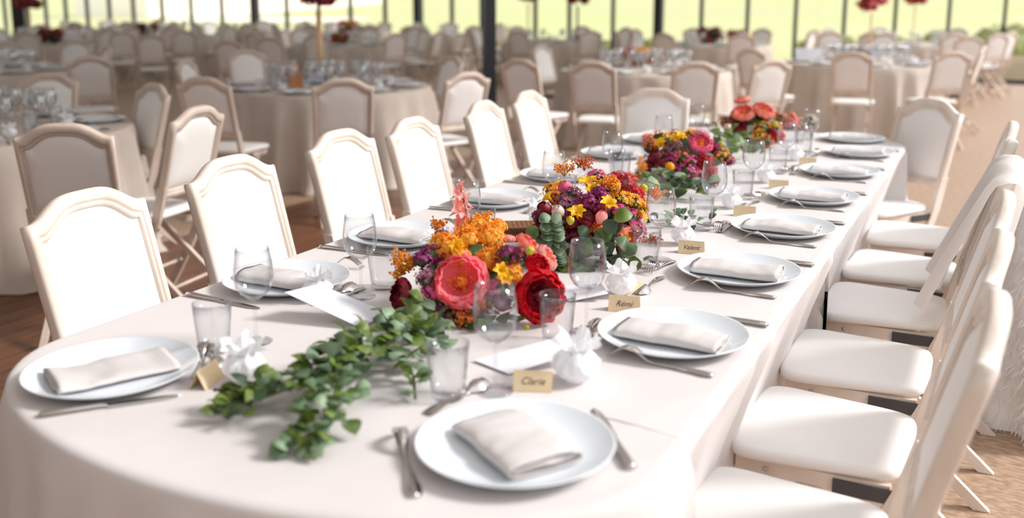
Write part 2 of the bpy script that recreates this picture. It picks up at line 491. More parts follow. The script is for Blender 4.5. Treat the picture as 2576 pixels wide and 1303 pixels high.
chair = build_chair('wood', 'cushion', 'cushion_back')
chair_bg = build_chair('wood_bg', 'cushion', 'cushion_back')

left_y = [1.775, 2.38, 3.06, 3.55, 4.31, 4.90]
left_x = [-1.86, -1.92, -2.0, -1.97, -2.03, -2.07]
left_lab = ['whitewashed folding chair at the near left of the long table, by the crumpled napkin plate', 'whitewashed folding chair behind the plate with the white envelope, second along the left side',
            'whitewashed folding chair third from the near end along the left side of the long table', 'whitewashed folding chair fourth from the near end along the left side of the long table',
            'whitewashed folding chair fifth along the left side, beside the one next to the far end', 'whitewashed folding chair nearest the far end on the left side of the long table']
for i, y in enumerate(left_y):
    place(chair, (left_x[i], y, 0), radians([3, 1, -2, 1, 2, 0][i]), left_lab[i], 'chairs along the left side of the long table')
right_y = [1.80, 2.31, 2.83, 3.41, 3.94, 4.54]
right_lab = ['cream folding chair nearest the camera on the right side of the long table', 'cream folding chair second from the camera, dark hinge bar showing under its seat',
             'cream folding chair third from the camera on the right side of the long table', 'cream folding chair fourth on the right side, veil hanging over its back',
             'cream folding chair fifth on the right side, only seat visible past the veil', 'cream folding chair sixth on the right side, its pale top against the pink floor']
for i, y in enumerate(right_y):
    place(chair, (-.305 + .004 * i, y, 0), pi + radians([1, -1, 1, 0, -2, 1][i]), right_lab[i], 'chairs along the right side of the long table')
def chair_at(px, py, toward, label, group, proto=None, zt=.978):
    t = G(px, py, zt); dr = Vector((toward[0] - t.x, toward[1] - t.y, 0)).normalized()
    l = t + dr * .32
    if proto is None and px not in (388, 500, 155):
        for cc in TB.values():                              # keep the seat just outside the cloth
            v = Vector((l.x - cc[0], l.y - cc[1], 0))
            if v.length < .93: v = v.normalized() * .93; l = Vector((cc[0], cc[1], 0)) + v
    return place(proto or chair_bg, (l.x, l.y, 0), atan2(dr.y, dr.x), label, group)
t_ = G(2345, 250, .978); chair_at(2345, 250, (t_.x - .61, t_.y - .79), 'folding chair seen from behind at the far right corner of the long table', None, chair)
chair_at(1648, 223, (-1.25, 3.0), 'folding chair facing the camera at the far end of the long table', None, chair)


# ------------------------------------------------------------------ table cloths
def resample(pts, step):
    P_ = [Vector((p[0], p[1])) for p in pts]; out = []
    for i in range(len(P_)):
        a, c = P_[i], P_[(i + 1) % len(P_)]; k = max(1, int((c - a).length / step))
        for j in range(k): out.append(a.lerp(c, j / k))
    return out


def cloth(name, bound, H, matn, amp, nf, seed, step=.02, hem=.004, pushfn=None, flare=.05, sm=3, top_bump=.0012, ampfn=None):
    """floor-length cloth over a table top given by its outline (counter-clockwise)"""
    pts = resample(bound, step); n = len(pts)
    N_ = []
    for i in range(n):
        d_ = pts[(i + 2) % n] - pts[(i - 2) % n]
        N_.append(Vector((d_.y, -d_.x)).normalized())
    for _ in range(sm): N_ = [(N_[i - 1] + N_[i] + N_[(i + 1) % n]).normalized() for i in range(n)]
    per = [0]
    for i in range(n): per.append(per[-1] + (pts[(i + 1) % n] - pts[i]).length)
    tot = per[-1]; rr = random.Random(seed)
    ph = [rr.uniform(0, 6.28) for _ in range(4)]
    def fold(s):
        t = 2 * pi * s / tot
        w = sin(nf * t + ph[0] + 1.1 * sin(2 * t + ph[1]) + .6 * sin(5 * t + ph[3])) * .62 + sin(round(nf * 1.7) * t + ph[2]) * .38
        return (max(0, .5 + .5 * w)) ** 1.3
    fo = [fold(per[i]) for i in range(n)]
    rings = []
    for ins in (.022,): rings.append([(pts[i].x - N_[i].x * ins, pts[i].y - N_[i].y * ins, H + top_bump * noise.noise(Vector((pts[i].x * 9, pts[i].y * 9, ins * 9)))) for i in range(n)])
    for off, dz in ((-.012, 0), (-.003, .003), (.003, .009), (.006, .02)): rings.append([(pts[i].x + N_[i].x * off, pts[i].y + N_[i].y * off, H - dz) for i in range(n)])
    zs = [H - .05, H - .09, H - .14, H - .2, H - .27, H - .34, H - .42, H - .5, H - .58, H - .65, H - .70, hem + .012, hem]
    for z in zs:
        t = (H - z) / H; ring = []
        for i in range(n):
            a = amp * (ampfn(pts[i]) if ampfn else 1)
            o_ = .008 + a * t ** .6 * fo[i] + flare * t * t * (a / amp if amp else 0)
            if z < .05: o_ += .03 * (.05 - z) / .05 * fo[i]
            x_, y_ = pts[i].x + N_[i].x * o_, pts[i].y + N_[i].y * o_
            if pushfn: x_, y_ = pushfn(x_, y_, z, pts[i], fo[i])
            ring.append((x_, y_, z))
        rings.append(ring)
    q = MB(); vs = [v for r_ in rings for v in r_]; K = len(rings)
    fs = [(k * n + i, (k + 1) * n + i, (k + 1) * n + (i + 1) % n, k * n + (i + 1) % n) for k in range(K - 1) for i in range(n)]
    fs.append(tuple(range(n)))
    q.add(vs, fs)
    o = part(name, q, matn)
    return o


XL, XR, TH = -1.815, -.432, .75
def push(x, y, z, p, f):
    # along the straight sides the drop hangs behind the seats that are tucked in
    if p.x > XR - .03 and 1.5 < p.y < 5.2:
        k = min(1, max(0, (TH - z) / .26)); ke = min(1, (p.y - 1.42) / .15)
        xt = XR - .078 * k + .018 * f * (1 + .6 * sin(p.y * 7)) * (1 - k * .5)
        if z < .36: xt += (.36 - z) * .12 * f
        x = x + (xt - x) * max(0, ke)
    if 3.0 < p.y < 3.16 and z < TH - .004:
        k = min(1, (TH - z) / .16)
        if NEAR[0]: y -= .03 * k * max(0, (p.y - 3.0) / .11)
        else: y += (3.165 - y) * k
    if False:
        pass
    if p.x < XL + .03 and 1.45 < p.y < 5.2:
        k = min(1, max(0, (TH - z) / .24)); x = XL + .165 * k - .01 * f
    return x, y
def ampf(p): return 1.0 if p.y < 1.5 or p.y > 5.25 else .4
NEAR = [True]
near = [(XL, 3.112)]
for i in range(41):
    a = pi + pi * i / 40; e = .92
    near.append(((XL + XR) / 2 + (XR - XL) / 2 * (abs(cos(a)) ** 1.0) * (1 if cos(a) > 0 else -1), 1.375 + .385 * sin(a)))
near.append((XR, 3.112))
far = [(XL, 3.065), (XR, 3.065)]
for i in range(41):
    a = pi * i / 40; e = .92
    far.append(((XL + XR) / 2 + (XR - XL) / 2 * (abs(cos(a)) ** e) * (1 if cos(a) > 0 else -1), 5.24 + .36 * sin(a)))
tc1 = cloth('tablecloth', near, TH, 'cloth', .06, 24, 5, .015, pushfn=push, ampfn=ampf, flare=.01)
tag(tc1, 'ivory linen tablecloth over the near rounded half of the long table', 'tablecloth')
NEAR[0] = False
tc2 = cloth('tablecloth', far, TH + .0016, 'cloth', .05, 20, 9, .015, pushfn=push, ampfn=ampf, flare=.04)
tag(tc2, 'ivory linen tablecloth over the far half of the long table, beyond the dark slit', 'tablecloth')


def trestle(x0, x1, y0, y1, label):
    t = empty('banquet_table', ((x0 + x1) / 2, (y0 + y1) / 2, 0)); w, d_ = (x1 - x0) / 2, (y1 - y0) / 2
    q = MB(); q.box(-w, w, -d_, d_, .70, .735); part('tabletop', q, 'walnut', t)
    for sx in (-1, 1):
        for sy in (-1, 1):
            q = MB(); q.box(sx * (w - .3) - .03, sx * (w - .3) + .03, sy * (d_ - .2) - .03, sy * (d_ - .2) + .03, 0, .70); part('leg', q, 'walnut', t)
    tag(t, label, 'table'); return t
trestle(XL + .19, XR - .1, 1.45, 3.06, 'near half of the long banquet table under the ivory cloth with greenery')
trestle(XL + .19, XR - .1, 3.2, 5.2, 'far half of the long banquet table under the ivory cloth')

# sewn crease lines on the near cloth
q = MB(); A_, B_ = G(1500, 1046, TH), G(1712, 1103, TH)
q.tube([(A_.x, A_.y, TH + .0002), ((A_.x + B_.x) / 2, (A_.y + B_.y) / 2 + .004, TH + .0006), (B_.x, B_.y, TH - .0002)], .0016, 6)
part('crease', q, 'cloth', tc1)

# ------------------------------------------------------------------ tableware prototypes
def plate_mesh(n=56, rD=.163):
    q = MB()
    q.lathe([(0, .004), (.095 * rD / .163, .004), (.112, .0055), (.13, .011), (.148, .018), (rD - .003, .0245), (rD, .026), (rD + .001, .0245), (rD - .002, .0225), (.146, .0145), (.125, .006), (.105, .0), (.092, .0), (.09, .0015), (0, .0015)], n)
    return q


plate = empty('dinner_plate'); tag(plate, 'p', 'plate')
plate_o = None
q = plate_mesh(); pm_ = q.mesh('dinner_plate', 'porcelain')
bpy.data.objects.remove(plate)
plate = link('dinner_plate', pm_); tag(plate, 'p', 'plate')
q = plate_mesh(24); plate_far = link('dinner_plate', q.mesh('dinner_plate', 'porcelain')); tag(plate_far, 'p', 'plate')


def napkin_mesh(seed, L=.232, Wd=.108, T=.027, fine=True):
    """flat-rolled napkin, long side along local x"""
    rr = random.Random(seed); q = MB()
    nu = 22 if fine else 6
    # spiral-like section (y, z): outer roll with an inner layer showing at the ends
    sec = []
    a, c = Wd / 2, T / 2
    for i in range(22):
        t = 2 * pi * i / 22; e = .55
        sec.append((a * (abs(cos(t)) ** e) * (1 if cos(t) > 0 else -1), c + c * (abs(sin(t)) ** .8) * (1 if sin(t) > 0 else -1)))
    def sag(u, y, z):
        k = z / T
        w = .004 * noise.noise(Vector((u * 9 + seed, y * 22, 0))) + .0025 * sin(u * 11 + seed)
        return (y + .003 * sin(u * 9 + seed) * k, z + w * k - .006 * k * (2 * u - 1) ** 2 * (1 if seed % 2 else -.4))
    vs = []; n = len(sec)
    for i in range(nu):
        u = i / (nu - 1)
        for (y, z) in sec:
            y2, z2 = sag(u, y, z)
            vs.append(((u - .5) * L, y2, z2))
    fs = [(i * n + j, (i + 1) * n + j, (i + 1) * n + (j + 1) % n, i * n + (j + 1) % n) for i in range(nu - 1) for j in range(n)]
    # recessed ends
    base = len(vs)
    for side, i in ((0, 0), (1, nu - 1)):
        for (y, z) in sec:
            y2, z2 = sag(i / (nu - 1), y * .93, c + (z - c) * .72)
            vs.append(((i / (nu - 1) - .5) * L + (.006 if side == 0 else -.006), y2, z2))
    for side, i in ((0, 0), (1, nu - 1)):
        o_ = base + side * n
        for j in range(n):
            f = (i * n + j, i * n + (j + 1) % n, o_ + (j + 1) % n, o_ + j)
            fs.append(f if side == 0 else tuple(reversed(f)))
        fs.append(tuple(o_ + j for j in range(n)))
    q.add(vs, fs)
    # an inner fold tongue at one end
    if fine:
        for e, sx in ((1, 1), (-1, -1)):
            q.grid(lambda u, v: (sx * (L / 2 - .02 + .022 * v), (-.42 + .84 * u) * Wd, T * .5 + .003 * sin(u * 9 + seed)), 8, 3)
    return q
nap_protos = []
for s_ in range(4):
    m_ = napkin_mesh(s_ + 1).mesh('folded_napkin', 'napkin'); nap_protos.append(m_)
nap_far = napkin_mesh(9, fine=False).mesh('folded_napkin', 'napkin')


def cutlery(kind, L):
    q = MB()
    if kind == 'fork':
        def zc(s): # face-down fork, arched head
            return .003 + (.026 * sin(pi * min(1, (s - .60) / .40)) ** 1.0 if s > .60 else .006 * sin(pi * s / .6) * .4)
        st = [(0, .009), (.04, .012), (.12, .012), (.25, .008), (.4, .005), (.55, .004), (.62, .005), (.68, .010), (.74, .012), (.8, .0125)]
        vs = []
        for s, w in st:
            z = zc(s); t = .0016
            vs += [(s * L, -w, z), (s * L, 0, z + t * 1.6), (s * L, w, z), (s * L, 0, z - t)]
        fs = [(i * 4 + j, i * 4 + (j + 1) % 4, (i + 1) * 4 + (j + 1) % 4, (i + 1) * 4 + j) for i in range(len(st) - 1) for j in range(4)] + [(0, 3, 2, 1)]
        q.add(vs, fs)
        for k in range(4):
            y = -.0095 + k * .00633
            q.tube([(s * L, y * (1 + (s - .8) * .2), zc(s)) for s in (.78, .84, .9, .95, 1.0)], [.0022, .0021, .002, .0017, .001], 5)
    elif kind == 'spoon':
        st = [(0, .009), (.04, .012), (.12, .012), (.25, .008), (.45, .004), (.62, .004), (.68, .008), (.74, .016), (.82, .0205), (.9, .019), (.96, .012), (1.0, .002)]
        vs = []
        for s, w in st:
            k = max(0, (s - .64) / .36); dome = .016 * sin(pi * min(1, k)) ** .7 if k > 0 else 0
            z = .003 + (.004 * sin(pi * s / .64) if s < .64 else 0)
            vs += [(s * L, -w, z), (s * L, -w * .6, z + dome * .75 + .001), (s * L, 0, z + dome + .002), (s * L, w * .6, z + dome * .75 + .001), (s * L, w, z)]
        q.add(vs, [(i * 5 + j, i * 5 + j + 1, (i + 1) * 5 + j + 1, (i + 1) * 5 + j) for i in range(len(st) - 1) for j in range(4)])
    else:
        st = [(0, .008, .004), (.03, .0105, .0055), (.2, .0095, .0055), (.42, .0075, .005), (.46, .007, .004), (.48, .0105, .0016), (.7, .0115, .0014), (.88, .0105, .0012), (.97, .006, .001), (1, .001, .0008)]
        vs = []
        for s, w, t in st: vs += [(s * L, -w, t), (s * L, -w * .3, 2 * t + .0004), (s * L, w, t * 1.3), (s * L, 0, .0004)]
        q.add(vs, [(i * 4 + j, i * 4 + (j + 1) % 4, (i + 1) * 4 + (j + 1) % 4, (i + 1) * 4 + j) for i in range(len(st) - 1) for j in range(4)] + [(0, 3, 2, 1)])
    nm = {'fork': 'dinner_fork', 'spoon': 'dessert_spoon', 'knife': 'table_knife'}[kind]
    return q.mesh(nm, 'silver')
cut = {'fork': cutlery('fork', .225), 'spoon': cutlery('spoon', .18), 'knife': cutlery('knife', .24), 'dfork': cutlery('fork', .17)}
cname = {'fork': 'dinner_fork', 'spoon': 'dessert_spoon', 'knife': 'table_knife', 'dfork': 'dessert_fork'}


def wine_mesh(n=36):
    q = MB()
    out = [(0, 0.0012), (.034, .0008), (.0355, .002), (.028, .004), (.008, .008), (.0042, .014), (.0036, .03), (.0036, .085), (.005, .094), (.016, .101), (.030, .112), (.0385, .127), (.0425, .145), (.042, .165), (.039, .188), (.0355, .21)]
    inn = [(.0344, .2102), (.038, .188), (.041, .165), (.0414, .145), (.0375, .128), (.029, .1135), (.015, .103), (0, .100)]
    q.lathe(out + inn, n); return q


def tumbler_mesh(n=36):
    q = MB()
    q.lathe([(0, .0006), (.029, .0006), (.0315, .004), (.034, .03), (.0385, .08), (.0405, .108), (.0395, .1085), (.0373, .08), (.0327, .032), (.0295, .014), (.02, .0115), (0, .0108)], n); return q
wine = link('wine_glass', wine_mesh().mesh('wine_glass', 'glass')); tag(wine, 'w', 'glass')
tumb = link('water_tumbler', tumbler_mesh().mesh('water_tumbler', 'glass')); tag(tumb, 't', 'glass')
wine_far = link('wine_glass', wine_mesh(14).mesh('wine_glass', 'glass_far')); tag(wine_far, 'w', 'glass')
tumb_far = link('water_tumbler', tumbler_mesh(12).mesh('water_tumbler', 'glass_far')); tag(tumb_far, 't', 'glass')
q = MB()
prof = [(0, .0006), (.024, .0006), (.026, .004), (.028, .03), (.034, .08), (.037, .112), (.0355, .1125), (.032, .08), (.026, .032), (.022, .012), (0, .0108)]
vs = []; n = 40; K = len(prof)
for j in range(n):
    for i, (r, z) in enumerate(prof):
        rr_ = r * (1 + (.035 if (j % 2 and 1 < i < 6) else 0)); vs.append((rr_ * cos(2 * pi * j / n), rr_ * sin(2 * pi * j / n), z))
q.add(vs, [(j * K + i, ((j + 1) % n) * K + i, ((j + 1) % n) * K + i + 1, j * K + i + 1) for j in range(n) for i in range(K - 1)])
fluted = q.mesh('fluted_tumbler', 'glass')


def favour_mesh(seed):
    q = MB(); rr = random.Random(seed)
    n, m = 28, 14
    def fn(u, v):
        a = 2 * pi * u
        if v < .72:
            t = v / .72; r = .036 * sin(pi * (.06 + .84 * t)) ** .6; z = .002 + .052 * t
            r *= 1 + .10 * sin(a * 5 + seed + t * 3) * (t) + .16 * noise.noise(Vector((cos(a) * 3.5, sin(a) * 3.5, t * 5 + seed)))
        else:
            t = (v - .72) / .28; r = .017 + .018 * t ** .8 * (1 + .3 * sin(a * 7 + seed) + .25 * sin(a * 13)); z = .054 + .018 * t + .010 * sin(a * 5 + seed + 1) * t
        return (r * cos(a), r * sin(a), z)
    q.grid(fn, 64, 22, closed_u=True)
    q2 = MB(); q2.tube([(.0165 * cos(a), .0165 * sin(a), .053) for a in [2 * pi * i / 14 for i in range(15)]], .0022, 5)
    for s in (-1, 1):
        q2.tube([(.010 * s, 0, .052), (.022 * s, -.006, .062), (.030 * s, -.003, .054), (.02 * s, .002, .049), (.010 * s, 0, .051)], .0018, 5)
    return q.mesh('tulle_pouch', 'tulle'), q2.mesh('ribbon', 'tulle')
fav = []
for s_ in range(3):
    a_, b_ = favour_mesh(s_ * 2 + 1); o = link('favour_pouch', a_); tag(o, 'f', 'favour'); link('ribbon', b_, o); fav.append(o)


def card_mesh():
    q = MB()
    w, h, d_, t = .037, .036, .018, .0008
    vs = [(-w, -d_, 0), (w, -d_, 0), (w, 0, h), (-w, 0, h), (w, d_, 0), (-w, d_, 0)]
    vs += [(x_, y_ * .9, z_ - .0016 if z_ > 0 else 0) for x_, y_, z_ in vs]
    q.add(vs, [(0, 1, 2, 3), (3, 2, 4, 5), (7, 6, 9, 8), (8, 9, 11, 10), (0, 6, 7, 1), (4, 10, 11, 5), (1, 7, 8, 2), (2, 8, 10, 4), (3, 9, 6, 0), (5, 11, 9, 3)], False)
    return q.mesh('place_card', 'kraft')
cm = card_mesh()


def place_card(loc, rz, text, label):
    o = link('place_card', cm, loc=loc, rot=(0, 0, rz)); tag(o, label, 'card', 'kraft place cards on the long table')
    if text:
        cu = bpy.data.curves.new('handwriting', 'FONT'); cu.body = text; cu.size = .019; cu.align_x = 'CENTER'; cu.shear = .35; cu.extrude = .0001
        cu.materials.append(M['ink'])
        tmp = bpy.data.objects.new('tmp', cu); COL.objects.link(tmp)
        me = bpy.data.meshes.new_from_object(tmp); bpy.data.objects.remove(tmp)
        t = link('handwriting', me, o, loc=(0, -.0120, .0125), rot=(atan2(.036, .018), 0, 0))
    return o


def put(mesh, name, loc, rot, label, cat, group=None):
    o = link(name, mesh, loc=loc, rot=rot); tag(o, label, cat, group); return o


ordn = ['nearest', 'second', 'third', 'fourth', 'fifth', 'sixth', 'seventh']
Z0 = TH + .0008
FACE = radians(24)    # card faces lean toward the aisle corner
def setting(side, i, x, y, where, fine=True, wine_off=None, tumb_off=None, skip=()):
    s = 1 if side == 'right' else -1
    j = R.uniform
    place(plate, (x, y, Z0), j(0, 6), 'white coupe plate %s' % where)
    put(nap_protos[(i * 3 + (0 if s > 0 else 1)) % 4], 'folded_napkin', (x + .0 * s, y - .012, Z0 + .007), (0, 0, radians(j(-3, 3)) + (pi if s < 0 else 0)), 'pale linen napkin folded on the plate %s' % where, 'napkin')
    # fork to the guest's left, knife to the right, dessert pieces above
    fy = y - .20 * s
    put(cut['fork'], 'dinner_fork', (x + .135 * s, y - (.16 if s > 0 else -.2), Z0), (0, 0, (pi if s > 0 else 0) + radians(j(-4, 4))), 'silver fork lying tines down beside the plate %s' % where, 'fork')
    put(cut['knife'], 'table_knife', (x + .165 * s, y + .185 * s, Z0), (0, 0, (pi if s > 0 else 0) + radians(j(-3, 3))), 'silver knife lying beside the plate %s' % where, 'knife')
    put(cut['spoon'], 'dessert_spoon', (x - .175 * s, y - .11, Z0), (0, 0, pi / 2 + radians(j(-12, 8)) + (pi if s > 0 else 0) * (i % 2)), 'dessert spoon laid above the plate %s' % where, 'spoon')
    put(cut['dfork'], 'dessert_fork', (x - .198 * s, y + .06, Z0), (0, 0, -pi / 2 + radians(j(-8, 14))), 'dessert fork laid above the plate %s' % where, 'fork')
    wo = wine_off or (-.226, .0); to = tumb_off or (-.24, -.092)
    place(wine, (x + wo[0] * s, y + wo[1], Z0), 0, 'stemmed wine glass standing above the plate %s' % where)
    place(tumb, (x + to[0] * s, y + to[1], Z0), 0, 'water tumbler standing above the plate %s' % where)


rw = ['at the Rémi card', 'at the Valent card', 'fourth from the camera, right side', 'fifth from the camera, right side', 'sixth from the camera, right side', 'last before the far right corner']
ry = [1.958, 2.530, 3.096, 3.650, 4.259, 4.850]
for i, y in enumerate(ry):
    setting('right', i, -.602, y, rw[i], wine_off=[(-.19, -.03), (-.24, .06), None, None, None, None][i], tumb_off=[(-.222, -.118), (-.25, -.03), None, None, None, None][i])
lw = ['beside the white envelope, left side', 'third along the left side', 'fourth along the left side', 'fifth along the left side', 'sixth along the left side', 'last on the left before the far end']
ly = [1.915, 2.45, 3.072, 3.64, 4.29, 4.83]
for i, y in enumerate(ly):
    setting('left', i, -1.628, y, lw[i], wine_off=(-.235, .0), tumb_off=(-.24, .09))
# far end and near end covers
def free_cover(x, y, rz, where, nap_rz, tilt=0, nap=0, napz=.007):
    place(plate, (x, y, Z0), 0, 'white coupe plate ' + where)
    put(nap_protos[nap], 'folded_napkin', (x, y, Z0 + napz), (0, 0, nap_rz), 'pale linen napkin folded on the plate ' + where, 'napkin')
free_cover(-.70, 5.33, 0, 'at the far right corner of the table', .1, nap=1)
free_cover(-1.52, 1.262, 0, 'at the near left end of the long table', 0, nap=3)
free_cover(-.668, 1.328, 0, 'nearest the camera, large and blurred', 0, nap=2)
# the two near napkins are opened wider: replace their mesh and turn them
napA = napkin_mesh(5, .195, .135, .030).mesh('folded_napkin', 'napkin'); napB = napkin_mesh(8, .225, .13, .016).mesh('folded_napkin', 'napkin')
for o in COL.objects:
    if o.name.startswith('folded_napkin') and 'nearest the camera' in o['label']:
        a, c = G(1165, 1045, .78), G(1325, 1175, .78)
        o.data = napA; o.rotation_euler = (0, 0, atan2(c.y - a.y, c.x - a.x)); o.location.x += -.002; o.location.y += .004
    if o.name.startswith('folded_napkin') and 'near left end of' in o['label']:
        a, c = G(150, 945, .78), G(440, 885, .78)
        o.data = napB; o.rotation_euler = (0, 0, atan2(c.y - a.y, c.x - a.x))
def lay(kind, a, c, label, z=Z0):
    A = G(a[0], a[1], TH); C_ = G(c[0], c[1], TH)
    put(cut[kind], cname[kind], (A.x, A.y, z), (0, 0, atan2(C_.y - A.y, C_.x - A.x)), label, 'knife' if kind == 'knife' else ('spoon' if kind == 'spoon' else 'fork'))
lay('knife', (98, 1050), (530, 985), 'silver knife along the table edge in front of the near left plate')
lay('fork', (1045, 1255), (1000, 1090), 'blurred fork lying left of the plate nearest the camera, at the table edge')
lay('knife', (1588, 1185), (1500, 1040), 'silver knife handle sticking out right of the plate nearest the camera')
lay('spoon', (525, 862), (555, 950), 'dessert spoon between the near left plate and the white favour pouch')
lay('dfork', (500, 958), (525, 850), 'dessert fork beside the spoon right of the near left plate')
lay('spoon', (1075, 1045), (1190, 985), 'dark reflecting spoon just behind the plate nearest the camera')
place(wine, (-.817, 1.54, Z0), 0, 'wine glass standing in front of the coral peony, nearest the camera')
place(tumb, (-.882, 1.475, Z0), 0, 'tumbler beside the eucalyptus tip, nearest the camera')
place(wine, (-1.405, 1.545, Z0), 0, 'wine glass right of the near left plate')
place(tumb, (-1.445, 1.46, Z0), 0, 'tumbler right of the near left plate, in front of its wine glass')
put(fluted, 'fluted_tumbler', D(1550, 440, 4.05).xy.to_3d() + Vector((0, 0, Z0)), (0, 0, 0), 'fluted glass tumbler behind the second bouquet', 'glass')

# place cards and favour pouches
cards = [((-.759, 1.585), 'Clarie', 'blurred kraft place card behind the plate nearest the camera'), ((-.772, 2.115), 'Rémi', 'kraft place card reading Rémi behind the second plate'),
         ((-.785, 2.71), 'Valent', 'kraft place card reading Valent behind the third plate'), ((-.765, 3.27), '', 'small cream place card at the fourth plate on the right'),
         ((-.765, 3.82), '', 'small cream place card at the fifth plate on the right'), ((-.765, 4.43), '', 'small cream place card at the sixth plate on the right'),
         ((-1.29, 2.79), '', 'kraft place card on the left side, by the white pouch behind the orange flowers'), ((-1.335, 1.325), '', 'brown place card between the white pouch and the near left plate'), ((-1.33, 3.95), '', 'small kraft card on the left side near the fluted tumbler')]
for i, ((x, y), t, lb) in enumerate(cards):
    place_card((x, y, Z0), radians([20, 14, 8, 10, 10, 12, -40, 105, -20][i]), t, lb)
favs = [((-.700, 1.655), 1.25, 'large blurred white tulle favour pouch behind the plate nearest the camera'), ((-.822, 2.225), 1.05, 'white tulle favour pouch behind the Rémi card'),
        ((-.838, 2.80), 1.0, 'white tulle favour pouch behind the Valent card'), ((-.84, 3.38), 1.0, 'white tulle favour pouch at the fourth cover on the right'), ((-.84, 3.93), 1.0, 'white tulle favour pouch at the fifth cover on the right'),
        ((-.84, 4.55), 1.0, 'white tulle favour pouch at the sixth cover on the right'), ((-1.272, 1.362), 1.1, 'white tulle favour pouch at the tip of the eucalyptus garland'), ((-1.475, 1.845), 1.0, 'white tulle favour pouch half under the white envelope'),
        ((-1.425, 2.345), 1.05, 'white tulle favour pouch left of the first bouquet'), ((-1.33, 2.83), 1.1, 'white tulle favour pouch behind the first bouquet'), ((-1.33, 3.86), 1.0, 'white tulle favour pouch beside the fluted tumbler'), ((-1.36, 4.62), 1.0, 'white tulle favour pouch at the left, behind the third bouquet')]
for i, ((x, y), sc, lb) in enumerate(favs):
    place(fav[i % 3], (x, y, Z0), R.uniform(0, 6), lb, 'white favour pouches on the long table', scale=sc)


def sheet(name, corners, matn, label, cat, t=.0012):
    """thin stiff card through four corner points"""
    q = MB(); c = [Vector(p) for p in corners]
    n_ = (c[1] - c[0]).cross(c[3] - c[0]).normalized()
    if n_.z < 0: n_ = -n_
    q.add([p for p in c] + [p - n_ * t for p in c], [(0, 1, 2, 3), (7, 6, 5, 4), (0, 4, 5, 1), (1, 5, 6, 2), (2, 6, 7, 3), (3, 7, 4, 0)], False)
    # envelope flap line
    o = part(name, q, matn); tag(o, label, cat); return o
sheet('envelope', [G(716, 735, .815), G(905, 823, .758), G(982, 788, .758), G(802, 715, .815)], 'paper', 'white envelope leaning on the favour pouch left of the first bouquet', 'envelope')
sheet('menu_card', [G(1190, 905, .755), G(1280, 940, .755), G(1470, 880, .785), G(1395, 850, .785)], 'paper', 'white menu card behind the plate nearest the camera, against the pouch', 'card')
sheet('envelope', [G(1392, 722, .753), G(1432, 758, .753), G(1530, 738, .772), G(1510, 708, .772)], 'paper', 'white envelope tucked beside the pouch behind the Rémi card', 'envelope')
sheet('envelope', [G(1575, 748, .753), G(1622, 712, .78), G(1585, 705, .78), G(1545, 715, .753)], 'kraft', 'brown kraft envelope behind the white pouch by the Rémi card', 'envelope')
# dark wooden box between the first two bouquets
p = G(1320, 612, TH); q = MB(); q.box(-.07, .07, -.05, .05, 0, .035); o = part('keepsake_box', q, 'walnut'); o.location = (p.x - .03, p.y + .06, TH + .001); o.rotation_euler = (0, 0, .55)
q = MB(); q.box(-.073, .073, -.053, .053, .035, .043); part('lid', q, 'walnut', o)
q = MB()
for i in range(9):
    for j in range(5): q.box(-.064 + i * .0145, -.057 + i * .0145, -.045 + j * .019, -.036 + j * .019, .043, .0445)
part('inlay', q, 'leather', o)
tag(o, 'dark wooden keepsake box between the first two bouquets', 'box')


# ------------------------------------------------------------------ flowers and leaves
def leaf_mesh(name, matn, L=.04, Wd=.034, pointy=0):
    q = MB(); nu = 5
    def fn(u, v):
        w = sin(pi * min(1, .06 + u * .94)) ** (.75 if not pointy else 1.2) * Wd / 2
        y = (v - .5) * 2 * w
        return (u * L, y, -.35 * abs(y) ** 1.0 * .5 + .012 * sin(u * pi) - .0 * u)
    q.grid(lambda u, v: fn(u, v), 6, 3)
    return q.mesh(name, matn)
leafs = [leaf_mesh('leaf', m_, L_, W_, p_) for m_ in ('leafA', 'leafB', 'leafC', 'leafD') for L_, W_, p_ in ((.037, .035, 0), (.046, .028, 1))]


def petal(L, Wd, bowl, curl, matn, ruffle=.004, seed=0):
    """cupped petal: grows from the origin along +z, opening towards +x"""
    q = MB()
    def fn(u, v):
        a = (v - .5) * 2
        w = Wd / 2 * (sin(pi * (.12 + .76 * u)) ** .6)
        z = L * (u ** .9) * (1 - .12 * a * a)
        x = bowl * sin(u * pi * .62) + curl * u ** 3 - .35 * w * a * a
        return (x + ruffle * noise.noise(Vector((a * 3, u * 3, seed))) * u * 2, w * a, z + ruffle * sin(a * 7 + seed) * u * u)
    q.grid(fn, 6, 7)
    return q.mesh('petal', matn)
petal_cache = {}


